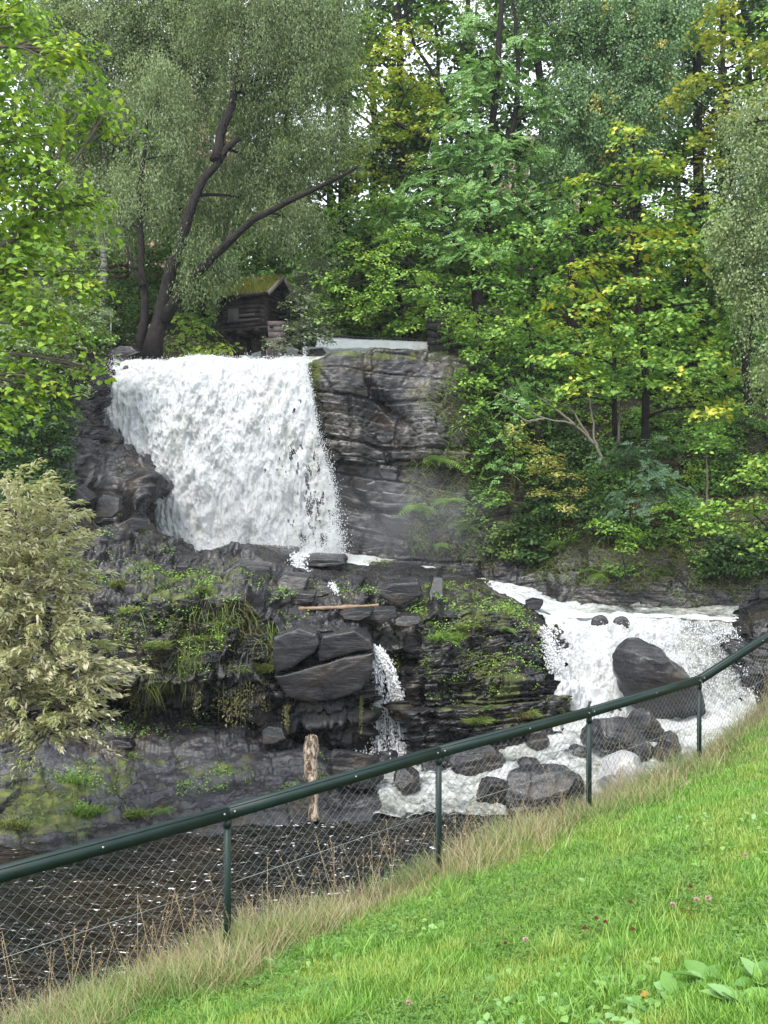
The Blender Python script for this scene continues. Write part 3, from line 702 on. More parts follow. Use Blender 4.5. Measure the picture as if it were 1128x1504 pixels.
ML_elm = mat_leaf('elm_leaves', [(0.115, 0.228, 0.047), (0.172, 0.323, 0.060), (0.245, 0.417, 0.066), (0.316, 0.484, 0.092)], [(0.402, 0.511, 0.066), (0.287, 0.444, 0.066)], .6, .55, .65, .4)
ML_dark = mat_leaf('dark_leaves', [(0.022, 0.056, 0.020), (0.037, 0.081, 0.024), (0.056, 0.112, 0.033), (0.081, 0.150, 0.044)], [(0.100, 0.163, 0.039), (0.125, 0.188, 0.044)], .35, .56, .68, .3)
ML_grey = mat_leaf('grey_shrub_leaves', [(0.132, 0.180, 0.108), (0.192, 0.240, 0.144), (0.252, 0.300, 0.192), (0.312, 0.360, 0.228)], None, trans=.25)
ML_osier = mat_leaf('silver_willow_leaves', [(.38, .40, .22), (.54, .53, .35), (.66, .62, .47), (.38, .43, .21), (.70, .65, .52)], [(.28, .36, .13), (.42, .46, .20)], .9, .52, .66, .4)
ML_yel = mat_leaf('yellow_shrub_leaves', [(.42, .40, .13), (.52, .48, .19), (.40, .40, .14), (.28, .34, .08)], None, trans=.4)
ML_fern = mat_leaf('fern_fronds', [(.08, .17, .03), (.12, .22, .035), (.18, .28, .05)], None, trans=.3)

# ------------------------------------------------------------------ trees, from the wood at the back to the near bank
tree('lime_tree', 'bright yellow-green broad leaved tree reaching in from the left edge over the pool', 'tree',
     [[(-230, 1150, 16.5), (-210, 700, 16.3), (-170, 300, 16.2), (-120, -100, 16)], [(-200, 600, 16.3), (-60, 420, 16), (40, 330, 16)]], .2,
     [(20, 40, 16, 62, 60), (95, 75, 16, 50, 42), (20, 170, 15.6, 80, 70), (118, 175, 16, 38, 45), (155, 165, 16, 26, 30), (60, 290, 15.7, 85, 62), (120, 300, 16, 42, 32), (30, 400, 15.8, 95, 60),
      (125, 420, 16, 32, 32), (60, 480, 15.8, 70, 45), (135, 545, 15.9, 22, 24), (20, 560, 15.8, 55, 52), (-60, 250, 15.8, 70, 200), (120, 368, 16, 30, 22), (-40, 620, 15.8, 60, 60), (75, 560, 15.9, 30, 22)],
     'lime', ML_lime, M_BARKG, 1.5, 1.0, shell=.2, twigs=7)
tree('willow_shrub', 'silvery narrow leaved willow bush at the lower left above the pool', 'shrub',
     [[(-60, 1190, 18.6), (-20, 1040, 18.4), (20, 900, 18.3)], [(-50, 1150, 18.5), (40, 1030, 18.2), (120, 960, 18)]], .09,
     [(15, 740, 18.4, 50, 50), (60, 800, 18.2, 52, 48), (10, 850, 18, 70, 60), (70, 860, 18.2, 40, 40), (60, 940, 18, 62, 50), (118, 985, 18, 34, 36), (20, 1010, 17.8, 70, 60), (95, 1040, 18, 42, 34), (150, 985, 18.2, 12, 12), (-60, 900, 18, 70, 160), (60, 1075, 18, 60, 20)],
     'osier', ML_osier, M_BARKG, 1.15, 1.0, shell=.15, twigs=9)
tree('dark_shrub', 'small dark green bush on the left cliff below the lime branches', 'shrub', [[(60, 690, 27), (62, 620, 27)]], .04,
     [(50, 610, 27, 38, 45), (75, 660, 26.8, 26, 38), (25, 650, 26.8, 30, 35)], 'bush', ML_dark, dens=1.1)
tree('hazel_bush', 'grey-green leafy bush at the top of the left cliff behind the lime leaves', 'shrub', [[(120, 540, 31.5), (110, 480, 31.5)]], .05,
     [(120, 500, 31.5, 36, 45), (80, 470, 31.5, 50, 50), (140, 460, 32, 26, 34), (30, 520, 30, 60, 60), (110, 565, 30.8, 30, 30)], 'bush', ML_birch, dens=1.0)
# dark leaning willow over the fall
tree('leaning_willow', 'dark forked trunk leaning right above the waterfall with an olive crown', 'tree',
     [[(222, 527, 36), (232, 470, 36), (252, 400, 36), (272, 330, 36), (300, 262, 36.2), (322, 232, 36.3), (352, 202, 36.4)], [(318, 236, 36.3), (322, 205, 36.4), (334, 170, 36.5), (350, 90, 36.8), (365, 10, 37)],
      [(240, 470, 36), (285, 405, 35.8), (330, 362, 35.5), (375, 325, 35.3), (425, 292, 35), (470, 275, 35), (525, 245, 35)]], .30,
     [(400, 60, 36.5, 70, 80), (330, 30, 37, 60, 60), (460, 110, 36, 55, 90), (380, 150, 37.5, 70, 60), (480, 210, 35.8, 55, 50), (430, 330, 36.6, 60, 40), (300, 380, 36.2, 45, 28), (295, 425, 35.8, 24, 24), (330, 400, 36.4, 22, 14),
      (385, 250, 38.5, 80, 70), (440, 20, 37, 60, 60), (380, 300, 38.5, 80, 50), (500, 40, 37, 40, 60), (400, -120, 37, 130, 90)], 'willow', ML_olive, dens=.8, shell=.25, twigs=6)
tree('forked_willow', 'slim dark upright trunk just left of the leaning willow', 'tree',
     [[(207, 522, 36.5), (212, 450, 36.5), (208, 380, 36.6), (205, 300, 36.8), (215, 180, 37)], [(211, 420, 36.5), (196, 395, 36.4), (185, 360, 36.4)]], .17,
     [(215, 300, 37.5, 50, 60), (270, 230, 38, 50, 60), (170, 330, 37.4, 38, 40), (235, 160, 38, 60, 60), (290, 310, 38.6, 40, 50)], 'willow', ML_birch, dens=.75, shell=.3)
tree('weeping_birch', 'pale weeping birch with a white stem at the top left behind the lime tree', 'tree',
     [[(150, 510, 40), (152, 300, 40), (155, 120, 40), (158, -60, 40)]], .16,
     [(160, 60, 40, 60, 80), (230, 50, 40.5, 50, 80), (120, 160, 39.5, 60, 70), (200, 190, 40, 60, 70), (150, 300, 40, 60, 60), (80, 60, 40, 60, 90), (270, 110, 41, 50, 70), (100, 400, 40, 50, 50), (300, 30, 41, 40, 70), (180, -120, 40, 120, 80)],
     'birchs', ML_birch, M_BIRCH, dens=1.0, shell=.3)
tree('yellowing_maple', 'tall yellow-green maple with arching dark boughs at the top centre', 'tree',
     [[(745, 500, 44), (730, 400, 44), (700, 300, 44), (660, 235, 43.5), (600, 190, 43), (545, 165, 42.5)], [(700, 300, 44), (655, 140, 44), (600, 40, 44), (590, -40, 44)]], .22,
     [(560, 60, 43, 60, 34), (530, 120, 42.5, 60, 34), (600, 130, 43, 60, 30), (560, 190, 42.5, 65, 30), (640, 190, 43.5, 50, 30), (520, 250, 42.5, 40, 30), (610, 250, 43, 50, 26), (640, 60, 44.5, 40, 26), (560, -60, 43.5, 100, 50)],
     'maple', ML_mapley, dens=.85, size=.8, shell=.3)
tree('tall_ash', 'mid green feathery ash with several dark upright stems at the top centre', 'tree',
     [[(705, 500, 40), (700, 350, 40), (722, 200, 40), (735, 60, 40), (738, -80, 40)], [(700, 400, 40), (660, 330, 39.6), (640, 250, 39)], [(715, 320, 40), (760, 120, 40), (752, -60, 40)]], .24,
     [(700, 120, 39.5, 65, 42), (690, 200, 39, 60, 36), (745, 230, 39, 60, 34), (640, 290, 38.6, 60, 36), (720, 300, 38.6, 70, 36), (790, 160, 40, 45, 40), (800, 300, 39.5, 50, 40), (780, 60, 40.5, 50, 34), (700, 40, 41, 50, 22), (760, -60, 41, 120, 50), (660, 230, 39.5, 40, 26), (600, 320, 38.6, 60, 34), (690, 370, 38.5, 70, 36)],
     'ash', ML_ash, dens=1.0, size=.9, shell=.3)
tree('dark_birch', 'blue-green weeping birch with a few orange leaves at the upper right', 'tree',
     [[(842, 500, 41), (838, 300, 41), (836, 120, 41), (840, -80, 41)], [(930, 500, 42), (936, 330, 42), (905, 180, 42), (900, -80, 42)]], .2,
     [(860, 40, 40.5, 60, 60), (930, 70, 40, 60, 80), (850, 150, 40, 45, 60), (910, 190, 40.5, 60, 60), (820, 240, 40.5, 40, 50), (980, 30, 40, 60, 60), (960, 150, 40, 45, 60), (900, -80, 41, 150, 70), (790, 10, 41, 35, 40)],
     'birchs', ML_birchd, dens=.7, size=1.15, shell=.3)
tree('silver_shrub', 'grey-leaved bushy willow beside the log hut above the small weir', 'shrub', [[(440, 520, 37.2), (440, 440, 37.2)]], .07,
     [(452, 410, 37.5, 32, 34), (455, 460, 37.2, 42, 40), (440, 490, 36.8, 24, 28), (480, 495, 37.2, 22, 18), (470, 400, 37.6, 36, 28), (405, 505, 36.6, 16, 12)], 'bush', ML_grey, dens=1.0, size=.9, shell=.2)
ML_elm2 = ML_elm
tree('wych_elm', 'fresh green broad leaved tree spreading above the weir in the centre', 'tree', [[(665, 540, 37.6), (660, 480, 37.6), (640, 420, 37.4), (600, 380, 37)]], .12,
     [(560, 390, 36.8, 55, 24), (520, 370, 37.2, 40, 22), (600, 420, 36.4, 70, 26), (545, 450, 36.4, 60, 26), (640, 455, 36.2, 50, 26), (500, 420, 36.8, 40, 24), (690, 470, 36, 32, 22), (600, 360, 37.6, 60, 26), (480, 455, 36.8, 26, 20), (555, 300, 38, 55, 32), (600, 475, 36.2, 40, 16)],
     'elm', ML_elm, dens=1.0, shell=.25)
tree('young_lime', 'slender sapling with hanging round leaves in front of the dark stone wall', 'tree', [[(703, 640, 35), (702, 560, 35), (700, 480, 35.2)]], .035,
     [(690, 520, 34.6, 24, 18), (682, 560, 34.2, 22, 20), (705, 560, 34.4, 20, 18), (695, 595, 34, 24, 18), (685, 625, 33.9, 14, 12), (730, 500, 35, 26, 18)], 'lime', ML_elm, dens=.9, shell=.2)
maple_l = [(880, 270, 33.5, 50, 26), (935, 250, 33.2, 60, 28), (990, 300, 33, 60, 28), (880, 330, 33, 60, 26), (950, 350, 32.6, 70, 28), (860, 390, 33, 60, 26), (1010, 370, 32.8, 50, 26), (930, 420, 32.3, 70, 26), (850, 450, 32.6, 60, 26),
     (985, 470, 32, 70, 26), (900, 490, 32, 70, 26), (830, 520, 32.2, 50, 24), (960, 545, 31.8, 70, 24), (880, 560, 31.8, 60, 24), (1040, 530, 31.8, 60, 28), (1030, 600, 31.8, 60, 24), (800, 470, 33, 40, 22), (1080, 450, 32.5, 50, 40), (820, 590, 32, 40, 20), (925, 200, 34, 40, 22)]
tree('broad_maple', 'large layered maple turning yellow at its top on the right bank', 'tree', [[(948, 690, 33.5), (950, 600, 33.6), (940, 450, 33.8), (925, 300, 34), (930, 200, 34)], [(905, 640, 33.6), (900, 500, 33.6), (860, 380, 33.8)]], .15,
     maple_l, 'maple', ML_mapley, dens=1.0, size=.95, shell=.3)
tree('green_maple', 'mid green maple low on the right bank left of the layered maple', 'tree', [[(790, 650, 35), (780, 520, 35.4), (770, 420, 35.6)]], .1,
     [(760, 390, 35.4, 60, 26), (720, 420, 35.2, 50, 24), (790, 430, 34.8, 50, 24), (740, 470, 34.8, 50, 22), (800, 500, 34.2, 40, 22), (760, 350, 36, 60, 26), (820, 360, 35.4, 50, 30), (745, 520, 34.6, 36, 20), (840, 420, 35, 40, 24)],
     'maple', ML_mapleg, dens=1.0, size=.85, shell=.3)
tree('golden_maple', 'golden yellow topped maple at the upper right corner', 'tree', [[(1105, 700, 36), (1090, 450, 36), (1075, 250, 36), (1060, 60, 36), (1062, -30, 36)]], .18,
     [(1060, 50, 35, 45, 22), (1100, 85, 34.6, 45, 26), (1040, 110, 34.8, 50, 20), (1090, 150, 34.4, 50, 26), (1010, 140, 35, 30, 14), (1060, 190, 34.6, 50, 24), (1020, 230, 34.8, 45, 22), (1062, 12, 35.4, 20, 16), (1140, 110, 34.6, 40, 60), (1080, 240, 35, 50, 26)],
     'maple', ML_mapley2, dens=.9, size=.9, shell=.3)
tree('hanging_birch', 'pale grey-green birch hanging down the right edge', 'tree', [[(1165, 720, 31), (1160, 400, 31), (1150, 100, 31), (1150, -60, 31)], [(1160, 450, 31), (1110, 420, 31), (1100, 520, 31)]], .13,
     [(1105, 180, 31, 36, 36), (1120, 250, 30.6, 45, 50), (1085, 320, 30.6, 36, 40), (1130, 350, 30.4, 40, 50), (1085, 400, 30.6, 34, 36), (1120, 460, 30.4, 34, 50), (1130, 540, 30.4, 30, 50), (1070, 360, 30.8, 22, 26), (1180, 300, 30.6, 40, 200)],
     'birchs', ML_birch, dens=.55, shell=.2)
tree('yellow_sapling', 'sparse pale yellow sapling leaning out over the dark rock face', 'tree', [[(880, 790, 31.6), (840, 730, 31.6), (790, 660, 31.6), (760, 630, 31.8)]], .025,
     [(762, 630, 31.7, 16, 8), (770, 652, 31.6, 24, 10), (795, 670, 31.5, 30, 10), (790, 690, 31.4, 26, 9), (830, 700, 31.4, 26, 9), (800, 722, 31.4, 26, 9), (850, 720, 31.4, 16, 8), (825, 748, 31.4, 18, 8), (815, 685, 31.5, 16, 8)], 'bush', ML_yel, dens=.7, size=.95, shell=.1, twigs=3)
tree('ash_sapling', 'feathery young ash left of the bare grey stems on the right bank', 'tree', [[(760, 720, 33), (752, 640, 33), (745, 590, 33)]], .03,
     [(745, 590, 32.6, 36, 20), (775, 600, 32.4, 30, 18), (735, 630, 32.6, 24, 18), (750, 560, 33, 24, 16), (790, 570, 32.6, 26, 14), (745, 690, 32.4, 20, 20)], 'ash', ML_ash, dens=.9, size=.75, shell=.2)
tree('elder_shrub', 'blue-green elder bush in the middle of the right bank', 'shrub', [[(930, 800, 31), (925, 730, 31), (930, 680, 31)]], .03,
     [(920, 680, 30.6, 36, 24), (955, 690, 30.4, 36, 24), (930, 730, 30.2, 42, 22), (975, 720, 30.2, 30, 20), (905, 660, 30.8, 20, 16), (960, 650, 31, 34, 16)], 'ash', mat_leaf('elder_leaves', [(.05, .11, .06), (.08, .15, .08), (.11, .19, .10)], None), dens=1.0, size=.75, shell=.2)
tree('field_maple', 'bright yellow-green maple bough low at the right edge', 'tree', [[(1160, 860, 29.6), (1130, 780, 29.5), (1090, 740, 29.4)]], .05,
     [(1100, 700, 29.4, 40, 18), (1060, 745, 29.2, 34, 16), (1110, 750, 29, 40, 18), (1075, 775, 29.2, 34, 14), (1125, 680, 29.6, 30, 14), (1045, 770, 29.2, 14, 10), (1120, 795, 29, 30, 16)], 'maple', ML_elm, dens=.9, size=.75, shell=.2)
tree('bramble_shrub', 'lime-coloured low bush hanging over the rock above the cascade', 'shrub', [[(920, 850, 30), (912, 800, 30)]], .02,
     [(905, 775, 29.9, 32, 10), (935, 785, 29.8, 22, 12), (915, 800, 29.8, 20, 12), (880, 768, 30, 14, 8)], 'bush', ML_elm, dens=1, size=1.1, shell=.2)
tree('small_bush', 'glowing yellow-green bush behind the lip of the fall between trunk and hut', 'shrub', [[(290, 535, 37.4), (290, 500, 37.4)]], .04,
     [(280, 480, 37.4, 30, 16), (265, 505, 37, 26, 18), (305, 510, 37, 30, 16), (330, 520, 37, 20, 12), (285, 530, 36.6, 30, 14)], 'ash', ML_lime, dens=1.2, size=.5, shell=.2)
tree('holly_bush', 'dark green dense bush on the bank left of the two dark trunks', 'shrub', [[(180, 520, 37.6), (175, 470, 37.6)]], .05,
     [(170, 450, 38.4, 34, 36), (185, 490, 37.8, 28, 26), (150, 495, 37.6, 26, 24)], 'bush', ML_dark, dens=1.2, shell=.2)

# wood behind: three kinds, copied
def proto(label, kind, mat, bark, n=9, h=20, size=1.0):
    lob = [(0, 0, h*.9, 2.0, 1.5)]
    for k in range(n):
        t = k/n; a_ = k*2.4; r = 2.7*(1-.3*t)
        lob.append((math.cos(a_)*r, math.sin(a_)*r, h*(.18+.66*t), 2.3*(1-.25*t), 1.3))
    return tree('wood_tree', label, 'tree', [[(0, 0, 0), (.2, 0, h*.4), (-.2, .1, h*.75), (0, 0, h*.95)]], .26, lob, kind, mat, bark, .8, size, 'trees of the wood behind the river', .3, 3, raw=True, base=np.zeros(3))
pa = proto('tall dark green tree standing back in the wood', 'far', ML_dark, M_BARK)
pb = proto('tall mid green tree standing back in the wood', 'far', ML_mapleg, M_BARK, 8, 19)
pc = proto('tall pale olive tree standing back in the wood', 'far', ML_olive, M_BARKG, 9, 21)
def copy_tree(root, loc, rz, s_, label=None):
    r = root.copy(); COL.objects.link(r); r.location = loc; r.rotation_euler = (0, 0, rz); r.scale = (s_, s_, s_)
    if label: r['label'] = label
    for ch in root.children:
        c = ch.copy(); COL.objects.link(c); c.parent = r
    return r
spots = [(70, 46, 0), (590, 47, 1), (680, 49, 0), (760, 53, 1), (545, 56, 0), (330, 47, 2), (420, 50, 1), (500, 49, 0), (90, 55, 1), (250, 58, 0), (640, 52, 0), (790, 47, 0), (860, 49, 1), (940, 46, 0), (1020, 44, 1), (1100, 46, 0), (1180, 42, 0), (1260, 40, 1), (480, 60, 1), (700, 64, 2), (900, 60, 0), (1060, 58, 0),
         (-60, 44, 1), (-180, 40, 0), (-330, 36, 1), (1400, 42, 0), (1560, 40, 1), (-500, 44, 0), (200, 70, 2), (380, 68, 0), (580, 72, 0), (1000, 72, 1), (1300, 58, 0), (-250, 60, 0), (-30, 62, 0), (1200, 66, 2)]
pr_ = [pa, pb, pc]; used_ = set()
for i, (px, d, k) in enumerate(spots):
    x = (px-564)/F*d; loc = Vector((x, d, float(ground(x, d, 10))-.3)); s_ = .85+.35*((i*37) % 10)/10
    if k not in used_:
        used_.add(k); pr_[k].location = loc; pr_[k].rotation_euler = (0, 0, i*1.7); pr_[k].scale = (s_,)*3
    else: copy_tree(pr_[k], loc, i*1.7, s_)

ws = tree('wood_shrub', 'low leafy shrub under the tall trees of the wood', 'shrub', [[(0, 0, 0), (.1, 0, 1.2), (0, 0, 2.4)]], .08, [(0, 0, 2.6, 2.0, 1.5), (1.5, .3, 1.6, 1.5, 1.2), (-1.6, -.2, 1.7, 1.6, 1.2), (.2, -.8, 4.0, 1.3, 1.2), (.4, .5, 1.0, 2.0, .9)], 'elm', ML_mapleg, M_BARK, .9, 1.5, 'shrubs on the floor of the wood', .2, 3, raw=True, base=np.zeros(3))
for i, (px, d) in enumerate([(330, 45), (400, 46), (460, 46), (530, 47), (600, 46), (660, 45), (560, 53), (480, 54), (640, 54), (720, 46), (790, 44.5), (860, 44), (940, 43.5), (1010, 42), (1090, 41), (250, 47), (170, 54), (70, 48), (700, 56), (800, 55), (900, 54), (1000, 52), (1100, 52), (400, 58), (300, 60), (20, 55), (580, 63), (740, 66), (860, 67), (500, 70), (1180, 46)]):
    x = (px-564)/F*d; loc = Vector((x, d, float(ground(x, d, 10))-.2)); s_ = .8+.6*((i*53) % 10)/10
    if i == 0: ws.location = loc; ws.scale = (s_,)*3
    else: copy_tree(ws, loc, i*2.1, s_)

# low growth on the hill and the right bank
def scatter(tmin, tmax, pxr, n, seed=0, mask=None):
    rs = np.random.default_rng(seed)
    ok = np.where((TT > tmin) & (TT < tmax) & (PX > pxr[0]) & (PX < pxr[1]) & (mask if mask is not None else True))
    if len(ok[0]) == 0: return np.zeros((0, 3)), np.zeros((0, 3))
    # even out by surface density (rows are unevenly spaced)
    k = rs.integers(0, len(ok[0]), n); return TPD[ok[0][k], ok[1][k]]+rs.normal(0, .05, (n, 3)), NRM[ok[0][k], ok[1][k]]
def cover(name, label, P, N, kind, mat, size=1.0, lift=.2, rad=None):
    O = unit(N*np.array([1, 1, 0])+rng.normal(0, .4, (len(P), 3))+np.array([0, -.5, 0]))
    V, Fc = foliage(kind, P+N*lift*rng.uniform(.3, 1.4, len(P))[:, None]+np.array([0, 0, lift*.5]), O, size=size)
    return tag(mesh_np(name, V, Fc, mat), label, 'plants', kind='stuff')
P, N = scatter(10.2, 12.4, (-500, 1600), 3800, 1, ~((PX > 150) & (PX < 660) & (TT < 11.25))); cover('undergrowth', 'low dark undergrowth covering the wood floor behind the falls', P, N, 'bush', ML_mapleg, 1.6, .5)
P, N = scatter(8.3, 10.4, (690, 1500), 1500, 2, fbm(TP*np.array([.7, .7, 1.1]), 3, 95)+.25*(TT-8.9) > -.05); cover('bank_plants', 'mixed leafy plants covering the steep right bank', P, N, 'bush', ML_mapleg, 1.0, .25)
P, N = scatter(8.3, 10.2, (690, 1300), 600, 3, (fbm(TP*.5, 2, 91) > .05)); cover('bank_brambles', 'dark bramble leaves trailing over the right bank', P, N, 'bush', ML_dark, 1.3, .35)
P, N = scatter(6.3, 9.9, (-500, 95), 1500, 4); cover('left_bank_plants', 'leafy plants covering the top of the left rock', P, N, 'bush', ML_dark, 1.0, .2)

def blades(P, N, L, W, lean, mat, name, label, down=0.0, cat='grass', up=1.0):
    n = len(P); L = np.broadcast_to(L, (n,)); W = np.broadcast_to(W, (n,))
    th = rng.uniform(0, 2*np.pi, n); h = np.stack([np.cos(th), np.sin(th), 0*th], -1)
    d0 = unit(np.array([0, 0, up])+N*.35+h*(lean*rng.uniform(.2, 1.3, n))[:, None]); sd_ = unit(np.cross(d0, h+rng.normal(0, .5, (n, 3))))
    rows = []
    for t, ww in ((0, 1), (.4, .85), (.75, .55)):
        c = P+d0*(L*t)[:, None]+(h*.55*lean-np.array([0, 0, down+.35*lean]))*(L*t*t)[:, None]*.6
        rows += [c-sd_*(W*ww/2)[:, None], c+sd_*(W*ww/2)[:, None]]
    rows.append(P+d0*L[:, None]+(h*.55*lean-np.array([0, 0, down+.35*lean]))*L[:, None]*.6)
    V = np.stack(rows, 1).reshape(-1, 3); b = np.arange(n)[:, None]*7
    return tag(mesh_np(name, V, [b+np.array([[0, 1, 3, 2]]), b+np.array([[2, 3, 5, 4]]), b+np.array([[4, 5, 6]])], mat), label, cat, kind='stuff')
M_GRASS = mat_leaf('lawn_grass', [(0.088, 0.212, 0.028), (0.132, 0.295, 0.039), (0.198, 0.389, 0.055), (0.286, 0.472, 0.088)], [(0.242, 0.378, 0.055), (0.319, 0.437, 0.077), (0.374, 0.448, 0.121), (0.176, 0.319, 0.055)], 1.3, .46, .60, .35, .45)
M_DRY = mat_leaf('dry_grass_blades', [(.30, .23, .13), (.40, .33, .20), (.22, .17, .09), (.50, .43, .30), (.16, .22, .05)], [(.12, .22, .04), (.18, .28, .06), (.30, .28, .13)], 1.2, .47, .58, .3, .55)
M_MOSSB = mat_leaf('moss_grass', [(.08, .12, .025), (.13, .19, .035), (.22, .25, .07), (.17, .28, .05)], [(.26, .22, .09), (.18, .14, .06)], .8, .54, .66, .3, .7)
def ground_pts(n, dmin, dmax, smin, smax, pxr=(-200, 1330), power=1.0):
    d = dmin*(dmax/dmin)**rng.uniform(0, 1, n*2)
    px = rng.uniform(*pxr, n*2); x = (px-564)/F*d; s_ = fence_s(x, d)
    k = (s_ > smin+.3*vnoise(np.stack([x, d, 0*x], -1), 12)+.3*vnoise(np.stack([x*2.7, d*2.7, 0*x], -1), 13)+.12*rng.normal(0, 1, n*2)) & (s_ < smax); x, d = x[k][:n], d[k][:n]
    return np.stack([x, d, lawn_z(x, d)], -1)
Z = np.array([0, 0, 1.])
P = ground_pts(430000, 2.6, 15.5, -30, -.15, (-330, 1720))
hv = .75+.5*(fbm(P*np.array([1.3, 1.3, 0]), 2, 33)+.5)
blades(P, Z+0*P, rng.uniform(.035, .085, len(P))*hv, rng.uniform(.0035, .0065, len(P))*(.75+P[:, 1]*.06), .55, M_GRASS, 'lawn_grass', 'short bright green lawn grass on the near slope')
# taller tufts
k = rng.integers(0, len(P), 260); c = P[k]; q = np.repeat(np.arange(260), 60)
P2 = c[q]+rng.normal(0, .05, (len(q), 3)); P2[:, 2] = lawn_z(P2[:, 0], P2[:, 1])
blades(P2, Z+0*P2, rng.uniform(.10, .22, len(P2)), rng.uniform(.004, .007, len(P2)), .7, M_GRASS, 'grass_tufts', 'longer tufts of green grass in the lawn')
# clover
T_CL = []
for a_ in (0, 2.09, 4.19):
    o = np.array([(0, 0), (.35, .28), (.8, .34), (1, .1), (1, -.1), (.8, -.34), (.35, -.28)]); cc_, ss_ = math.cos(a_), math.sin(a_)
    T_CL.append(np.column_stack([o[:, 0]*cc_-o[:, 1]*ss_, o[:, 0]*ss_+o[:, 1]*cc_, .12*np.abs(o[:, 1])-.08*o[:, 0]]))
T_CL = (np.concatenate(T_CL), np.array([np.arange(7)+7*i for i in range(3)]))
P = ground_pts(68000, 2.6, 14.5, -30, -.25, (-330, 1720)); k = fbm(P*np.array([.9, .9, 0]), 3, 44) > -.08; P = P[k]; n = len(P)
P[:, 2] += rng.uniform(.03, .085, n)
V, Fc = inst(T_CL, P, unit(Z+rng.normal(0, .28, (n, 3))), rng.normal(0, 1, (n, 3)), rng.uniform(.010, .020, n)*(.8+P[:, 1]*.05))
tag(mesh_np('clover_leaves', V, Fc, mat_leaf('clover', [(.075, .16, .035), (.10, .21, .045), (.15, .27, .07)], [(.14, .24, .06)], 1.5, .5, .6, .3, .75, .12)), 'round clover leaves spread through the lawn', 'clover', kind='stuff')
# dry grass by the fence
P = np.concatenate([ground_pts(60000, 5, 19, -.75, 1.3), ground_pts(24000, 5, 19, -.25, .7)])
hh = .55+.9*np.clip(fbm(P*np.array([.9, .9, 0]), 3, 51)+.45, 0, 1)
blades(P, Z+0*P, rng.uniform(.09, .36, len(P))*hh, rng.uniform(.0035, .0065, len(P)), .75, M_DRY, 'dry_grass', 'long straw-coloured grass growing along the mesh fence')
M_VERGE = mat_leaf('verge_blades', [(.07, .15, .03), (.11, .21, .04), (.16, .26, .06), (.22, .28, .09)], [(.24, .24, .10), (.30, .27, .13)], .9, .52, .62, .3, .6)
P = np.concatenate([ground_pts(26000, 5, 17, -1.0, .2), ground_pts(22000, 5, 18, -.5, 1.2)]); P = P[fbm(P*np.array([1.1, 1.1, 0]), 3, 54) > -.12]; blades(P, Z+0*P, rng.uniform(.10, .36, len(P)), .006, .8, M_VERGE, 'verge_grass', 'green grass mixed in the dry verge under the fence')
# seed heads standing above the dry grass
P = ground_pts(900, 5, 18, -.4, 1.1); n = len(P); mb = MB(); H_ = rng.uniform(.4, .75, n); th = rng.uniform(0, 6.28, n)
top = P+np.stack([np.cos(th)*.4*H_, np.sin(th)*.4*H_, H_*.9], -1)
w_ = .0016; V = np.stack([P-[w_, 0, 0], P+[w_, 0, 0], top+[w_, 0, 0], top-[w_, 0, 0]], 1).reshape(-1, 3); mb.add(V, np.arange(n*4).reshape(-1, 4))
k = np.repeat(np.arange(n), 12); t_ = rng.uniform(0, .14, len(k)); q = top[k]-np.stack([np.cos(th[k])*.4, np.sin(th[k])*.4, 0*t_+1], -1)*t_[:, None]
V, Fc = inst(L_THIN, q, unit(rng.normal(0, 1, (len(k), 3))), unit(np.array([0, 0, 1.])+rng.normal(0, .55, (len(k), 3))), rng.uniform(.014, .028, len(k)))
mb.add(V, Fc); tag(mb.build('grass_seed_heads', mat_leaf('seed_heads', [(.30, .22, .12), (.42, .33, .20), (.24, .16, .09)], None, trans=.2)), 'thin straw-coloured seed heads above the dry grass by the fence', 'grass', kind='stuff')
# moss and grass on rocks
mk = (moss+.75*fbm(TP*1.9, 4, 66) > .66) & (TT > 1.2) & (TT < 10.2)
P, N = scatter(1.2, 10.2, (-60, 1180), 15000, 6, mk); blades(P, N*2, rng.uniform(.05, .20, len(P)), rng.uniform(.010, .022, len(P)), .8, M_MOSSB, 'rock_moss', 'moss and short grass growing on the dark ledges', .5, 'moss', .5)
P, N = scatter(8.2, 10.2, (600, 1300), 22000, 8, (fbm(TP*.8, 3, 96) > -.1)); blades(P, N*2, rng.uniform(.12, .45, len(P)), rng.uniform(.010, .02, len(P)), .8, M_MOSSB, 'bank_grass', 'hanging grass and dead stems on the steep right bank', 1.3, 'grass', .4)
P, N = scatter(3.6, 5.0, (180, 420), 1300, 9, (moss+.6*fbm(TP*1.5, 3, 67) > .5)); blades(P, N*2, rng.uniform(.15, .5, len(P)), .014, .5, M_MOSSB, 'trailing_moss', 'trailing moss along the overhanging ledge', 2.0, 'moss', .1)
P, N = scatter(2.4, 3.9, (310, 410), 20, 9)

P, N = scatter(1.3, 6.0, (100, 800), 270, 21, (moss+.5*fbm(TP*1.3, 3, 68) > .52)); cover('ledge_plants', 'small bright leafy plants rooted in the mossy ledges', P, N, 'bush', ML_elm, .55, .05)

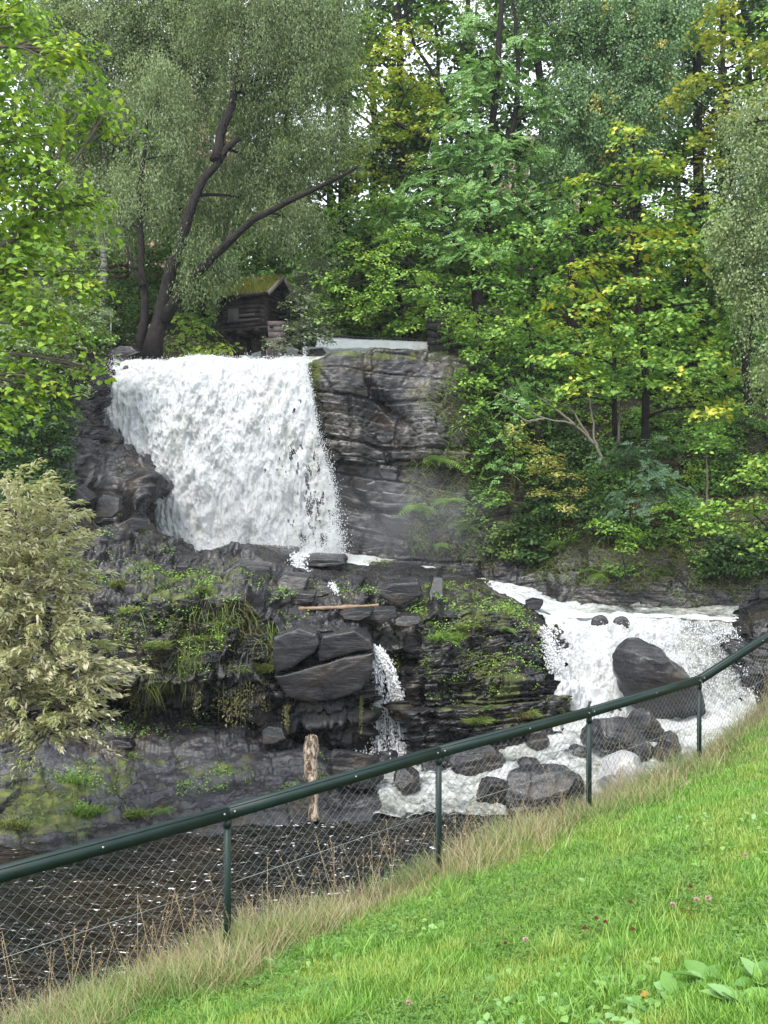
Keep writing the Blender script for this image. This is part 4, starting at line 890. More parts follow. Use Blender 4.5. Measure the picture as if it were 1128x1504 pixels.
# ------------------------------------------------------------------ ferns, clumps, trailing growth
def fern(px, py, size, label, n=9, mat=None, tmin=5, tmax=10.3, name='fern', cat='fern', group='ferns on the rock faces'):
    c, nn = on_rock(px, py, tmin, tmax)
    a_ = rng.uniform(0, 2*np.pi, n); d = np.stack([np.cos(a_), np.sin(a_)-.5, 0*a_+.25], -1)
    V, Fc = inst(L_FERN, np.repeat(c[None], n, 0)+rng.normal(0, .03, (n, 3)), unit(Z+nn*.3+rng.normal(0, .15, (n, 3))-d*.1), unit(d+nn*.4), size*rng.uniform(.7, 1.15, n))
    o = mesh_np(name, V-c, Fc, mat or ML_fern); o.location = Vector(c); return tag(o, label, cat, group)
for f in [(650, 675, .9, 'light green fern tuft high on the dark cliff right of the fall'), (618, 745, 1.1, 'wide fern at the foot of the dark cliff'), (660, 735, .8, 'drooping fern right of the wide one on the cliff'),
          (690, 775, .9, 'fern low on the cliff above the dark gully'), (745, 790, .8, 'fern at the foot of the right bank left of the cascade pool'), (700, 705, .7, 'small fern between cliff and bank'),
          (640, 800, .6, 'small fern just above the water line of the gully'), (830, 800, .9, 'large fern on the bank left of the lime-coloured bush'), (880, 840, .8, 'fern hanging over the cascade pool'),
          (770, 760, .8, 'fern under the yellow sapling'), (1000, 800, .8, 'fern on the bank under the elder bush'), (960, 840, .7, 'fern near the water right of the cascade pool'), (1060, 820, .8, 'fern below the bright maple bough'),
          (455, 600, .35, 'tiny fern on the cliff edge beside the fall'), (462, 640, .35, 'tiny lower fern on the cliff edge beside the fall')]:
    fern(*f)
for f in [(745, 925, .45, 'yellow-green fern on the right end of the mossy block'), (640, 915, .3, 'small fern on the top edge of the mossy block'), (665, 945, .25, 'little fern on the grassy ledge of the mossy block'), (710, 1040, .35, 'fern on the lower face of the mossy block'),
          (240, 1190, .4, 'fern on the slab just above the pool'), (130, 1190, .45, 'bright fern at the lower left bank'), (190, 1110, .25, 'small green plant on the flat slab'), (300, 1068, .3, 'small plant under the overhanging ledge'), (370, 1010, .3, 'plant on the lip of the mossy ledge')]:
    fern(*f, tmin=1, tmax=6.2, n=8)
def clump(px, py, r, label, n=420, mat=M_MOSSB, L=.30, tmin=1, tmax=6.5, name='grass_clump', up=.7):
    c, nn = on_rock(px, py, tmin, tmax)
    P = c+np.clip(rng.normal(0, .6, (n, 3)), -1.1, 1.1)*np.array([r*.8, r*.35, r*.2]); 
    o = blades(P, nn+0*P, rng.uniform(.4, 1.1, n)*L, .016, .9, mat, name, label, .4, 'plant', up)
    del o['kind']; return tag(o, None, 'grass', 'green clumps on the ledges')
M_BRIGHT = mat_leaf('bright_grass', [(.10, .20, .03), (.16, .28, .04), (.22, .34, .06)], None, trans=.3)
for c in [(655, 938, .5, 'soft green grass cushion on top of the mossy block'), (690, 920, .35, 'grass tuft behind the cushion on the mossy block'), (700, 1060, .3, 'grass hanging from the lower right of the mossy block'), (770, 1050, .35, 'long grass by the cascade on the mossy block'),
          (100, 1150, .5, 'bright grassy clump on the left bank above the water'), (125, 1195, .45, 'bright grassy clump at the water edge on the left bank'), (200, 1200, .25, 'leafy clump on the slab left of the pool'),
          (60, 1170, .5, 'grassy clump beneath the willow bush'), (20, 1215, .4, 'grassy clump at the left frame edge by the pool'), (180, 860, .35, 'grassy tuft on the stepped rock left'), (215, 835, .25, 'grassy tuft high on the stepped rock'), (290, 870, .3, 'grassy tuft beside the grey block'),
          (195, 900, .3, 'grassy tuft near the willow bush on the ledge'), (230, 950, .3, 'tuft in the middle of the mossy ledge'), (300, 940, .3, 'tuft at the centre of the mossy ledge'), (340, 985, .4, 'thick tuft on the lip of the mossy ledge'), (385, 985, .3, 'tuft at the right end of the mossy ledge')]:
    clump(*c, mat=M_BRIGHT if 'bright' in c[3] or 'soft' in c[3] or 'green' in c[3] else M_MOSSB)
def hanging(px, py, L, n, spread, label, mat):
    c, nn = on_rock(px, py, 3.4, 5.2); mb = MB()
    for k in range(n):
        a_ = c+np.array([rng.normal(0, spread), -.05+rng.normal(0, .08), rng.normal(0, .05)]); l_ = L*rng.uniform(.4, 1.1)
        t = np.linspace(0, 1, 6); pts = a_+np.stack([rng.normal(0, .02, 6).cumsum()*.6, -.03*t, -l_*t], -1)
        mb.tube(pts, np.linspace(.012, .003, 6), 3, cap=False)
    m_ = n*26; s_ = rng.uniform(0, 1, m_); q = c+np.stack([rng.normal(0, spread*1.1, m_), rng.normal(-.06, .06, m_), -L*s_*rng.uniform(.4, 1, m_)], -1)
    V, Fc = inst(L_SMALL, q, unit(rng.normal(0, .5, (m_, 3))+np.array([0, -1, .5])), unit(rng.normal(0, .4, (m_, 3))+np.array([0, 0, -1.])), rng.uniform(.03, .07, m_))
    mb.add(V, Fc); o = mb.build('trailing_roots', mat, None, False, c); o.location = Vector(c)
    return tag(o, label, 'roots', 'trailing roots and moss under the ledge')
M_ROOT = mat_leaf('root_moss', [(.13, .12, .045), (.18, .16, .07), (.10, .13, .03), (.22, .20, .09)], None, trans=.2)
hanging(345, 1000, 1.15, 20, .20, 'thickest curtain of yellowish roots under the mossy ledge', M_ROOT)
hanging(385, 1000, .8, 7, .08, 'narrow root curtain right of the thickest one', M_ROOT)
hanging(290, 1005, .8, 5, .05, 'thin root strand under the left of the ledge', M_ROOT)
hanging(422, 1035, .9, 4, .04, 'mossy strand at the left corner of the cracked block', M_ROOT)
hanging(530, 1020, 1.1, 5, .015, 'mossy strand at the right corner of the cracked block', M_ROOT)
hanging(195, 1005, .6, 6, .12, 'short strands beside the willow bush', M_ROOT)

# ------------------------------------------------------------------ boulders and loose blocks
def boulder(outline, d, depth, label, name='boulder', group=None, tilt=0, facet=.12, mat=None, seed=0, sharp=.55, moss_=.2):
    o = np.array(outline, float); c2 = (o.max(0)+o.min(0))/2
    c = at(c2[0], c2[1], d); q = (o-c2)/F*d; q[:, 1] *= -1
    ang = np.arctan2(q[:, 1], q[:, 0]); rad = np.hypot(q[:, 0], q[:, 1]); s_ = np.argsort(ang); ang, rad = ang[s_], rad[s_]
    th = np.linspace(-math.pi, math.pi, 121)[:-1]; ph = np.linspace(-math.pi/2, math.pi/2, 61)
    rr = np.interp(th, ang, rad, period=2*math.pi)
    TH, PHI = np.meshgrid(th, ph)
    cr = np.abs(np.cos(PHI))**sharp; sr_ = np.sign(np.sin(PHI))*np.abs(np.sin(PHI))**.8
    P = np.stack([np.cos(TH)*rr*cr, -sr_*depth/2, np.sin(TH)*rr*cr], -1)
    P[..., 1] += -tilt*P[..., 2]
    if facet > .03:
        r_ = np.random.default_rng(seed*7+1)
        for nn_ in unit(r_.normal(0, 1, (26, 3))*np.array([1, .9, 1])):
            h_ = P@nn_; lim = h_.max()*r_.uniform(.70, .93); P = P-np.clip(h_-lim, 0, None)[..., None]*nn_
        P = P*1.03
    wP = P+c+seed*3.7
    Pn = P/(np.linalg.norm(P, axis=-1, keepdims=True)+.05)
    v = fbm(wP*1.1, 3, 70)*.16+strata(wP, facet*2, seed=seed+3, dip=(.15*((seed % 3)-1), .1))*.6+.035*fbm(wP*6, 4, 72)
    P = P+Pn*(v*min(1, rad.mean()*1.2)*(.25 if rad.mean() < .25 else 1))[..., None]
    n, m_ = TH.shape; i = np.arange(n-1)[:, None]*m_; j = np.arange(m_)[None]; j2 = (j+1) % m_
    Fc = np.stack([i+j, i+j2, i+m_+j2, i+m_+j], -1).reshape(-1, 4)
    ob = mesh_np(name, P.reshape(-1, 3), Fc, mat or M_ROCK, smooth=False, attrs={'moss': np.full(n*m_, moss_), 'soil': np.zeros(n*m_), 'pale': np.zeros(n*m_), 'tone': np.full(n*m_, .25)})
    ob.location = Vector(c); return tag(ob, label, 'boulder' if name == 'boulder' else 'rock', group)
boulder([(905, 938), (925, 933), (955, 943), (985, 968), (1015, 1000), (1035, 1030), (1042, 1058), (990, 1060), (930, 1045), (910, 1000), (900, 968)], 25.6, 1.5, 'huge smooth dark slab leaning in the middle of the right cascade', tilt=.35, facet=.05, seed=1)
boulder([(850, 1065), (880, 1050), (915, 1052), (950, 1075), (975, 1110), (900, 1115), (862, 1108), (842, 1085)], 24.0, 1.2, 'dark rounded boulder below the leaning slab behind the fence', seed=2)
boulder([(918, 1050), (940, 1036), (962, 1045), (972, 1075), (965, 1100), (930, 1090)], 24.5, .8, 'brownish upright boulder touching the dark rounded one', seed=3, moss_=.45)
boulder([(968, 1085), (1000, 1080), (1004, 1095), (990, 1110), (960, 1112)], 23.6, .7, 'low flat rock right of the rounded boulder', seed=4)
M_PALE = mat_plain('pale_wet_stone', (.30, .30, .31), .3, .5, (4, .4, .05), (1.5, (.44, .44, .45)))
boulder([(880, 1112), (905, 1107), (935, 1112), (946, 1125), (945, 1150), (900, 1162), (878, 1150)], 22.8, .9, 'smooth pale boulder washed white behind the dry grass', mat=M_PALE, facet=.04, seed=5, sharp=.4)
boulder([(790, 1135), (830, 1128), (868, 1135), (878, 1160), (850, 1190), (760, 1190), (720, 1182), (722, 1165)], 22.6, 1.2, 'broad flat grey rock at the foot of the rapids', seed=6)
boulder([(705, 1155), (735, 1142), (762, 1150), (760, 1170), (690, 1178)], 23.0, .8, 'small grey slab among the rapids left of the broad rock', seed=7)
boulder([(765, 1115), (785, 1108), (790, 1130), (778, 1150), (764, 1145)], 23.6, .6, 'narrow dark rock standing in the rapids', seed=8)
boulder([(660, 1110), (700, 1095), (745, 1100), (755, 1120), (700, 1140), (665, 1138)], 24.2, .9, 'dark brown rock under the mossy block by the rapids', seed=9)
boulder([(575, 1135), (600, 1128), (618, 1145), (625, 1160), (580, 1158)], 23.3, .7, 'small dark rock at the foot of the little fall', seed=10)
boulder([(472, 1105), (500, 1092), (530, 1096), (556, 1110), (562, 1140), (500, 1150), (470, 1135)], 23.2, 1.1, 'rounded grey rock just right of the driftwood log', seed=11)
boulder([(765, 1078), (790, 1068), (812, 1078), (808, 1095), (772, 1098)], 24.4, .6, 'small rusty brown rock beside the cascade foot', seed=12, moss_=.4)
boulder([(830, 1108), (845, 1092), (862, 1100), (868, 1120), (838, 1122)], 23.9, .5, 'tiny dark rock left of the rounded boulder', seed=13)
boulder([(1108, 1075), (1140, 1060), (1190, 1070), (1190, 1110), (1120, 1100), (1104, 1088)], 16.6, .9, 'moss topped rock at the right edge beside the lawn', seed=14, moss_=.7)
for o_, l_ in [([(871, 924), (878, 904), (882, 903), (890, 925)], 'left one of two pointed stones sticking out at the cascade lip'), ([(903, 926), (908, 906), (912, 905), (921, 926)], 'right one of two pointed stones sticking out at the cascade lip')]:
    boulder(o_, 27.9, .2, l_, facet=.02, seed=15, sharp=1.0, moss_=.1, group='pointed stones at the cascade lip')
# loose slabs on the ledges
def slab(outline, d, depth, label):
    o = np.array(outline, float)[::-1]; oc = np.vstack([o, o[:1]]); n = 72
    s_ = np.concatenate([[0], np.cumsum(np.linalg.norm(np.diff(oc, axis=0), axis=1))]); t = np.linspace(0, s_[-1], n+1)[:-1]
    ring = np.stack([np.interp(t, s_, oc[:, 0]), np.interp(t, s_, oc[:, 1])], -1); cen = ring.mean(0); c = at(cen[0], cen[1], d)
    fx, fz = rng.uniform(-.5, .5), rng.uniform(-.1, .35); rows = []
    for f_, dep in [(0, 0), (.25, 0), (.5, 0), (.7, 0), (.85, 0), (.95, .01), (1, .05), (1.02, .3), (1.03, .6), (1.0, .85), (.9, 1.0), (0, 1.0)]:
        q = cen+(ring-cen)*f_; P = vec(q[:, 0], q[:, 1], np.full(n, d))-c; P[:, 1] += dep*depth+(P[:, 2]*fz+P[:, 0]*fx)*(1-dep*.5); P[:, 2] += dep*depth*.16; rows.append(P)
    P = np.array(rows); w_ = P+c
    P += (.05*fbm(w_*2.2, 3, 61)+.5*strata(w_, .35, scales=((.3, .12), (.09, .10)), seed=9))[..., None]*unit(P+np.array([0, -.1, .05]))*min(1, depth)
    i = np.arange(len(rows)-1)[:, None]*n; j = np.arange(n)[None]; j2 = (j+1) % n
    ob = mesh_np('rock_slab', P.reshape(-1, 3), np.stack([i+j, i+j2, i+n+j2, i+n+j], -1).reshape(-1, 4), M_ROCK, attrs={'moss': np.full(P.size//3, rng.uniform(.1, .35)), 'soil': np.zeros(P.size//3), 'pale': np.zeros(P.size//3), 'tone': np.full(P.size//3, rng.uniform(.0, .2))})
    ob.location = Vector(c); return tag(ob, label, 'rock', 'loose slabs on the ledges')
for i, (px, py, wx, wy, dd, l_) in enumerate([(360, 850, 36, 22, 27.4, 'big light grey tilted block in the centre of the platform'), (428, 858, 26, 13, 27.2, 'flat slab right of the light grey block'), (436, 880, 26, 10, 26.6, 'thin slab under the flat slab'),
        (405, 882, 22, 11, 26.4, 'angular slab in front of the light grey block'), (590, 872, 34, 18, 27.6, 'large dark upright block behind the plank'), (470, 868, 20, 9, 27.6, 'small slab behind the plank'), (375, 822, 60, 9, 30.6, 'long flat slab under the foot of the fall'), (318, 824, 22, 9, 30.4, 'square slab at the left foot of the fall'),
        (475, 826, 40, 7, 31, 'low slab right of the long flat one'), (265, 850, 16, 22, 27.8, 'upright brown block on the stepped rock'), (640, 874, 11, 26, 27.2, 'pointed brown rock standing at the middle of the platform'), (560, 905, 22, 9, 26.6, 'broken slab at the head of the little fall'), (600, 912, 20, 9, 26.6, 'dark slab at the head of the little fall'),
        (525, 905, 24, 8, 26.2, 'brown flat stone on the cracked block'), (785, 888, 14, 8, 29, 'block at the mouth of the channel'), (725, 895, 24, 6, 28.2, 'thin dark slab at the right of the platform'), (300, 1085, 40, 8, 24.9, 'thin plate on the lower slab'), (170, 1095, 26, 10, 24.2, 'stack of thin plates at the left end of the lower slab'),
        (400, 1080, 22, 14, 24.6, 'brown lump beneath the overhang left of the log'), (155, 742, 22, 20, 29.0, 'dark block left of the cave beside the fall'), (90, 735, 40, 24, 28.6, 'dark block above the willow bush'), (195, 770, 20, 12, 29.0, 'small block in the cave beside the fall'),
        (180, 515, 26, 8, 34.6, 'rounded brown rock at the left lip of the fall'), (395, 528, 22, 5, 35.2, 'dark stone at the lip of the fall below the hut'), (460, 518, 18, 7, 37.5, 'wet stone in the upper rapids')]):
    a_ = np.linspace(0, 2*math.pi, 7)[:-1]+rng.uniform(-.3, .3, 6)+.3
    sq = 1/np.maximum(np.abs(np.cos(a_)), np.abs(np.sin(a_)))**.8*rng.uniform(.8, 1.1, 6)
    slab([(px+wx*math.cos(t)*s_, py+wy*math.sin(t)*s_) for t, s_ in zip(a_, sq)], dd, wx/F*dd*1.2, l_)

# the big cracked block of the overhang: three fitted pieces of one block
def cracked_block():
    pieces = [[(403, 935), (440, 922), (466, 930), (470, 945), (462, 957), (430, 982), (404, 988), (400, 960)],
              [(474, 934), (520, 926), (544, 940), (548, 952), (505, 962), (468, 972), (466, 960)],
              [(402, 994), (432, 988), (466, 978), (505, 966), (548, 958), (546, 990), (530, 1016), (495, 1030), (455, 1034), (420, 1026)]]
    c = at(475, 980, 24.8); mb = MB()
    for k, pc_ in enumerate(pieces):
        o = np.array(pc_, float); n = 160
        s_ = np.concatenate([[0], np.cumsum(np.linalg.norm(np.diff(np.vstack([o, o[:1]]), axis=0), axis=1))]); oc = np.vstack([o, o[:1]])
        t = np.linspace(0, s_[-1], n+1)[:-1]; ring = np.stack([np.interp(t, s_, oc[:, 0]), np.interp(t, s_, oc[:, 1])], -1); cen = ring.mean(0)
        rows = []
        for f_, dep in [(0.0, -.02), (.15, -.02), (.3, -.02), (.45, -.015), (.6, -.01), (.72, -.01), (.84, 0), (.93, .005), (.985, .03), (1, .08), (1, .3), (1, .6), (1, 1.0), (.98, 1.5), (.6, 1.55), (0, 1.55)]:
            q = cen+(ring-cen)*f_; dd = 24.55+.10*k*(k == 1)
            P = vec(q[:, 0], q[:, 1], np.full(n, dd)); P[:, 1] += dep-(P[:, 2]-c[2])*.18
            rows.append(P)
        P = np.array(rows)
        sl = P[..., 2]*.9+P[..., 0]*-.35
        P[..., 1] += .05*fbm(P*np.array([1.5, 1, 1.5]), 3, 81)+.035*np.abs(vnoise(np.stack([P[..., 0]*1.2, P[..., 1], sl*7], -1), 83))*(P[..., 0] > -1.4)+.02*fbm(P*6, 3, 84)
        P[..., 0] += .03*fbm(P*3, 2, 85); P[..., 2] += .03*fbm(P*3, 2, 86)
        m_ = n; i = np.arange(len(rows)-1)[:, None]*m_; j = np.arange(m_)[None]; j2 = (j+1) % m_
        mb.add(P.reshape(-1, 3), np.stack([i+j, i+m_+j, i+m_+j2, i+j2], -1).reshape(-1, 4))
    V = np.concatenate(mb.V)-c
    o = mesh_np('cracked_block', V, [np.concatenate(p) for p in mb.P.values()], M_ROCK, attrs={'moss': .25+.25*(V[:, 0] > 1.0)+.2*(V[:, 2] > .8), 'soil': 0*V[:, 0], 'pale': 0*V[:, 0], 'tone': .45+0*V[:, 0]})
    o.location = Vector(c); tag(o, 'big smooth grey block split by a crack, jutting out over the log', 'rock')
cracked_block()

# ------------------------------------------------------------------ little fall
def streams():
    mb = MB(); Cs = []; rs = []
    for (pts, wd, n) in [([(548, 950, 26.3), (556, 962, 26.2), (556, 1000, 26.1), (558, 1050, 26.0), (562, 1112, 25.9)], .16, 1300), ([(556, 952, 26.3), (572, 975, 26.15), (582, 1010, 26.05), (592, 1060, 25.95), (602, 1112, 25.9)], .13, 1100), ([(560, 960, 26.2), (574, 1010, 26.1), (578, 1060, 26), (580, 1112, 25.9)], .07, 500)]:
        P = resample(np.array([at(*p) for p in pts]), 90)
        for k in range(7):
            off = rng.normal(0, wd*.45, 3)*np.array([1, .4, 0]); Q = P+off+np.cumsum(rng.normal(0, .012, (90, 3))*np.array([1, .5, 0]), 0)
            gate = vnoise(np.stack([np.linspace(0, 9, 90)+k*9, 0*P[:, 0], 0*P[:, 0]], -1), 5)
            mb.tube(Q, np.clip(.012+.03*gate, .002, .05), 5)
        i_ = rng.integers(0, 90, n); Cs.append(P[i_]+rng.normal(0, 1, (n, 3))*np.array([wd*.7, .08, .08])*(.4+i_/90)[:, None]); rs.append(rng.uniform(.008, .03, n))
    Cs.append(at(575, 1118, 25.7)+rng.normal(0, 1, (1800, 3))*np.array([.5, .2, .12])); rs.append(rng.uniform(.008, .028, 1800))
    tag(mb.build('small_waterfall', M_DROP, None, True), kind='structure')
    drops('small_waterfall_spray', np.concatenate(Cs), np.concatenate(rs), 1.6, 'lacy white drops of the thin fall in the middle')
    # thin side veil left of the cascade and trickles on the platform
    C = []
    for (a_, b_, n, s_) in [((802, 925, 26.9), (816, 985, 26.3), 1500, .10), ((488, 856, 27.3), (494, 872, 27.1), 120, .05), ((437, 815, 30.9), (440, 840, 29.9), 700, .12), ((722, 858, 30.6), (748, 870, 30.2), 500, .10)]:
        t = rng.uniform(0, 1, n)[:, None]; C.append(at(*a_)*(1-t)+at(*b_)*t+rng.normal(0, s_, (n, 3))*np.array([1, .6, .6]))
    C = np.concatenate(C); drops('trickles', C, rng.uniform(.008, .026, len(C)), 1.3, 'white trickles running over the platform edges')
streams()

# ------------------------------------------------------------------ driftwood
def log(name, pts, rads, label, mat):
    P = resample(np.array([at(*p) for p in pts]), 40); rad = np.interp(np.linspace(0, 1, 40), np.linspace(0, 1, len(rads)), rads)
    mb = MB(); s0 = 22; mb.tube(P, rad, s0)
    V = mb.V[0]; k = fbm(V*np.array([7, 7, 1.6]), 4, 90); cen = np.repeat(P, s0, 0); mb.V[0] = cen+(V-cen)*(1+.7*k)[:, None]
    c = P[0]; o = mb.build(name, mat, None, True, c); o.location = Vector(c); return tag(o, label, 'log')
mw = NT('weathered_wood'); cw = mw.ramp(mw.noise(3.2, 7, .75, (3, 3, 1.1), dist=.8), [(.40, (.035, .02, .01)), (.48, (.12, .07, .035)), (.54, (.42, .34, .25)), (.7, (.62, .57, .49))])
M_WOOD = mw.finish(Base_Color=cw, Roughness=.6, Normal=mw.bump(mw.noise(9, 5, .6, (3, 3, .5)), .8, .05))
log('driftwood_log', [(457, 1082, 22.7), (455, 1110, 22.5), (459, 1150, 22.3), (462, 1206, 22.1)], [.15, .165, .13, .12, .10, .13], 'pale weathered log standing upright at the pool edge', M_WOOD)
mw2 = mat_plain('brown_plank', (.16, .10, .06), .7, .4, (8, .6, .03), (3, (.30, .22, .15)))
log('driftwood_plank', [(438, 894, 26.6), (480, 893, 26.7), (520, 891, 26.9), (556, 889, 27.1)], [.045, .06, .055, .04], 'thin brown plank lying across the ledge above the little fall', mw2)
log('dead_branch', [(96, 900, 18.1), (103, 880, 18), (108, 862, 18)], [.03, .022, .012], 'short bare stick poking out of the willow bush', M_BARKG)

# bare grey stems on the right bank
def bare():
    mb = MB(); c = at(892, 690, 31.6)
    for pts in [[(892, 690, 31.6), (875, 655, 31.6), (845, 625, 31.5), (800, 615, 31.4), (760, 590, 31.4), (725, 575, 31.4)], [(885, 675, 31.6), (872, 640, 31.6), (868, 590, 31.7), (862, 560, 31.8)], [(845, 625, 31.5), (815, 600, 31.5), (790, 582, 31.4)],
                [(875, 655, 31.6), (855, 625, 31.5), (838, 600, 31.6), (800, 585, 31.6)], [(800, 615, 31.4), (775, 618, 31.2), (750, 605, 31.2)]]:
        P = resample(np.array([at(*p) for p in pts]), 16); mb.tube(P+rng.normal(0, .015, (16, 3)), np.linspace(.045, .012, 16), 6)
    o = mb.build('bare_shrub', mat_plain('pale_stems', (.13, .115, .09), .8), None, True, c); o.location = Vector(c); tag(o, 'leafless grey arching stems on the right bank', 'shrub')
bare()
# thin trunks on the right bank
for i, (px, y0, y1, d, l_) in enumerate([(1037, 760, 640, 30.6, 'thin straight sapling stem at the right beside the elder bush'), (908, 650, 560, 33, 'slim grey stem left of the maple trunk'), (1075, 560, 470, 33.5, 'dark stem half hidden under the right maple leaves')]):
    tree('sapling', l_, 'tree', [[(px, y0, d), (px+2, (y0+y1)/2, d), (px-2, y1, d)]], .045, [(px, y1-8, d, 26, 16), (px+14, y1+12, d-.3, 16, 10)], 'maple', ML_mapleg, M_BARKG, .9, .7, 'saplings on the right bank', .2, 2)

# ------------------------------------------------------------------ log hut on stilts
def hut():
    c = at(372, 487, 38.2); rz = R(-24); Rm = rotz(rz)
    wood = mat_plain('tarred_logs', (.008, .007, .007), .9, .1, (6, .6, .04), (3, (.035, .030, .028)))
    root = empty('log_hut', c, 'small dark log hut on stilts with grass on its roof above the fall', 'hut')
    def T(v): return np.asarray(v, float)@Rm.T
    Lx, Ly, H = 2.1, 1.7, 1.15
    mb = MB()
    for k in range(6):
        z = .10+k*.19
        for sy in (-1, 1): mb.tube(T([(-Lx/2-.18, sy*Ly/2, z), (0, sy*Ly/2, z), (Lx/2+.18, sy*Ly/2, z)]), .10, 8)
        for sx in (-1, 1): mb.tube(T([(sx*Lx/2, -Ly/2-.18, z+.095), (sx*Lx/2, 0, z+.095), (sx*Lx/2, Ly/2+.18, z+.095)]), .10, 8)
    mb.build('wall', wood, root, True)
    mb = MB(); 
    for sx in (-1, 1):
        mb = MB()
        for k in range(4):
            hw = Ly/2*(1-(k+.5)/4.6); z = H+.12+k*.16
            mb.tube(T([(sx*Lx/2, -hw, z), (sx*Lx/2, 0, z), (sx*Lx/2, hw, z)]), .085, 8)
        mb.build('gable', wood, root, True)
    mb = MB(); mb.box((0, 0, -.06), (Lx+.9, Ly+.3, .12), Rm)
    for x in (-.8, 0, .8): mb.box(T((x, 0, -.17)), (.14, Ly+.5, .12), Rm)
    mb.build('floor', wood, root)
    for sx, sy in ((-.55, -.5), (.75, -.5), (-.55, .5), (.75, .5)):
        mb = MB(); mb.tube(T([(sx, sy, -1.5), (sx+.05, sy, -.8), (sx, sy, -.2)]), [.12, .10, .12], 8); mb.build('stilt', wood, root, True)
    mb = MB(); mb.tube(T([(-.95, -.6, -.2), (-1.1, -.6, -.7)]), .04, 5); mb.tube(T([(-.2, -.6, -1.3), (-.7, -.6, -.2)]), .05, 5); mb.build('brace', wood, root)
    rf = MB(); a_ = math.atan2(.85, Ly/2+.35)
    for s_ in (-1, 1):
        Rx = np.array([[1, 0, 0], [0, math.cos(s_*-a_), -math.sin(s_*-a_)], [0, math.sin(s_*-a_), math.cos(s_*-a_)]])
        M_ = Rm@Rx; rf.box(T((0, s_*(Ly/4+.17), H+.52)), (Lx+.75, 1.52, .10), M_)
    roof = rf.build('roof', wood, root)
    bb = MB()
    for s_ in (-1, 1):
        Rx = np.array([[1, 0, 0], [0, math.cos(s_*-a_), -math.sin(s_*-a_)], [0, math.sin(s_*-a_), math.cos(s_*-a_)]])
        bb.box(T((Lx/2+.40, s_*(Ly/4+.17), H+.54)), (.05, 1.56, .16), Rm@Rx)
    bb.build('bargeboard', mat_plain('grey_board', (.20, .17, .15), .8), roof)
    n = 7000; x = rng.uniform(-Lx/2-.35, Lx/2+.35, n); y = rng.uniform(-Ly/2-.4, Ly/2+.4, n); z = H+1.0-np.abs(y)*.85/(Ly/2+.35)
    P = T(np.stack([x, y, z], -1)); o = blades(P, Z+0*P, rng.uniform(.12, .42, n), .016, .8, mat_leaf('sod', [(.16, .20, .04), (.26, .28, .06), (.34, .30, .09), (.12, .17, .04)], None), 'sod', None, .4)
    del o['kind']; del o['category'] 
    o.parent = root
    mb = MB(); mb.box(T((.1, -Ly/2-.11, .50)), (1.1, .05, .09), Rm); mb.box(T((.1, -Ly/2-.11, .30)), (1.5, .05, .07), Rm); mb.box(T((-.35, -Ly/2-.12, .55)), (.5, .05, .5), Rm); mb.build('shutter', mat_plain('worn_boards', (.04, .035, .033), .8), root)
    mb = MB(); mb.tube(T([(-1.35, -.95, 0), (-1.35, -.95, .42)]), .03, 6); mb.tube(T([(-1.45, -.95, .42), (-1.0, -.95, .42)]), .025, 6); mb.build('handrail', wood, root)
    root.scale = (.9, .9, .9)
    # stone pier beside it
    pc_ = at(408, 530, 37.2); mb = MB(); r_ = np.random.default_rng(4)
    for k in range(7): mb.box((r_.uniform(-.04, .04), 0, .1+k*.2), (.62+r_.uniform(-.08, .08), .6, .19), rotz(r_.uniform(-.1, .1)))
    o = mb.build('stone_pier', mat_plain('pier_stone', (.05, .042, .04), .8, .4, (7, .7, .04), (4, (.10, .085, .08)))); o.location = Vector(pc_); tag(o, 'stacked stone pier under the right corner of the log hut', 'pier')
hut()

# ------------------------------------------------------------------ weir, upper river, stone walls
water_patch('upper_river', [(0, [(160, 529, 44), (165, 531, 38), (172, 535, 34.6)]), (.5, [(330, 525, 44), (330, 529, 38), (330, 533, 34.5)]), (.85, [(440, 512, 43), (440, 522, 38), (440, 533, 34.5)]), (1, [(640, 512, 43.4), (600, 528, 38.5), (460, 536, 34.9)])], 90, 200, M_RAPID, .09, 1.5, .06, None, 30, (1, 1, 1))
water_patch('weir_water', [(0, [(465, 494, 43.4), (466, 497, 42.7), (462, 516, 42.4), (460, 524, 41.6)]), (1, [(632, 502, 43.4), (632, 504, 42.7), (632, 515, 42.5), (634, 524, 42.4)])], 60, 220, mat_plain('weir_foam', (.93, .94, .95), .5, .5, (4, .5, .04), (3, (.80, .82, .82))), .035, 2.2, .12, None, 31)
def weir():
    a_, b_ = at(462, 492.5, 43.1), at(632, 500.5, 43.1); mb = MB(); c = (a_+b_)/2
    mb.tube(np.linspace(a_, b_, 12)+rng.normal(0, .015, (12, 3)), .06, 8)
    for t in np.linspace(.02, .98, 26): p = a_*(1-t)+b_*t; mb.box(p+np.array([0, -.12, -.02]), (.09, .2, .06))
    o = mb.build('weir_beam', mat_plain('wet_timber', (.03, .028, .026), .6), None, False, c); o.location = Vector(c); tag(o, 'dark timber beam along the crest of the small weir', 'weir')
weir()
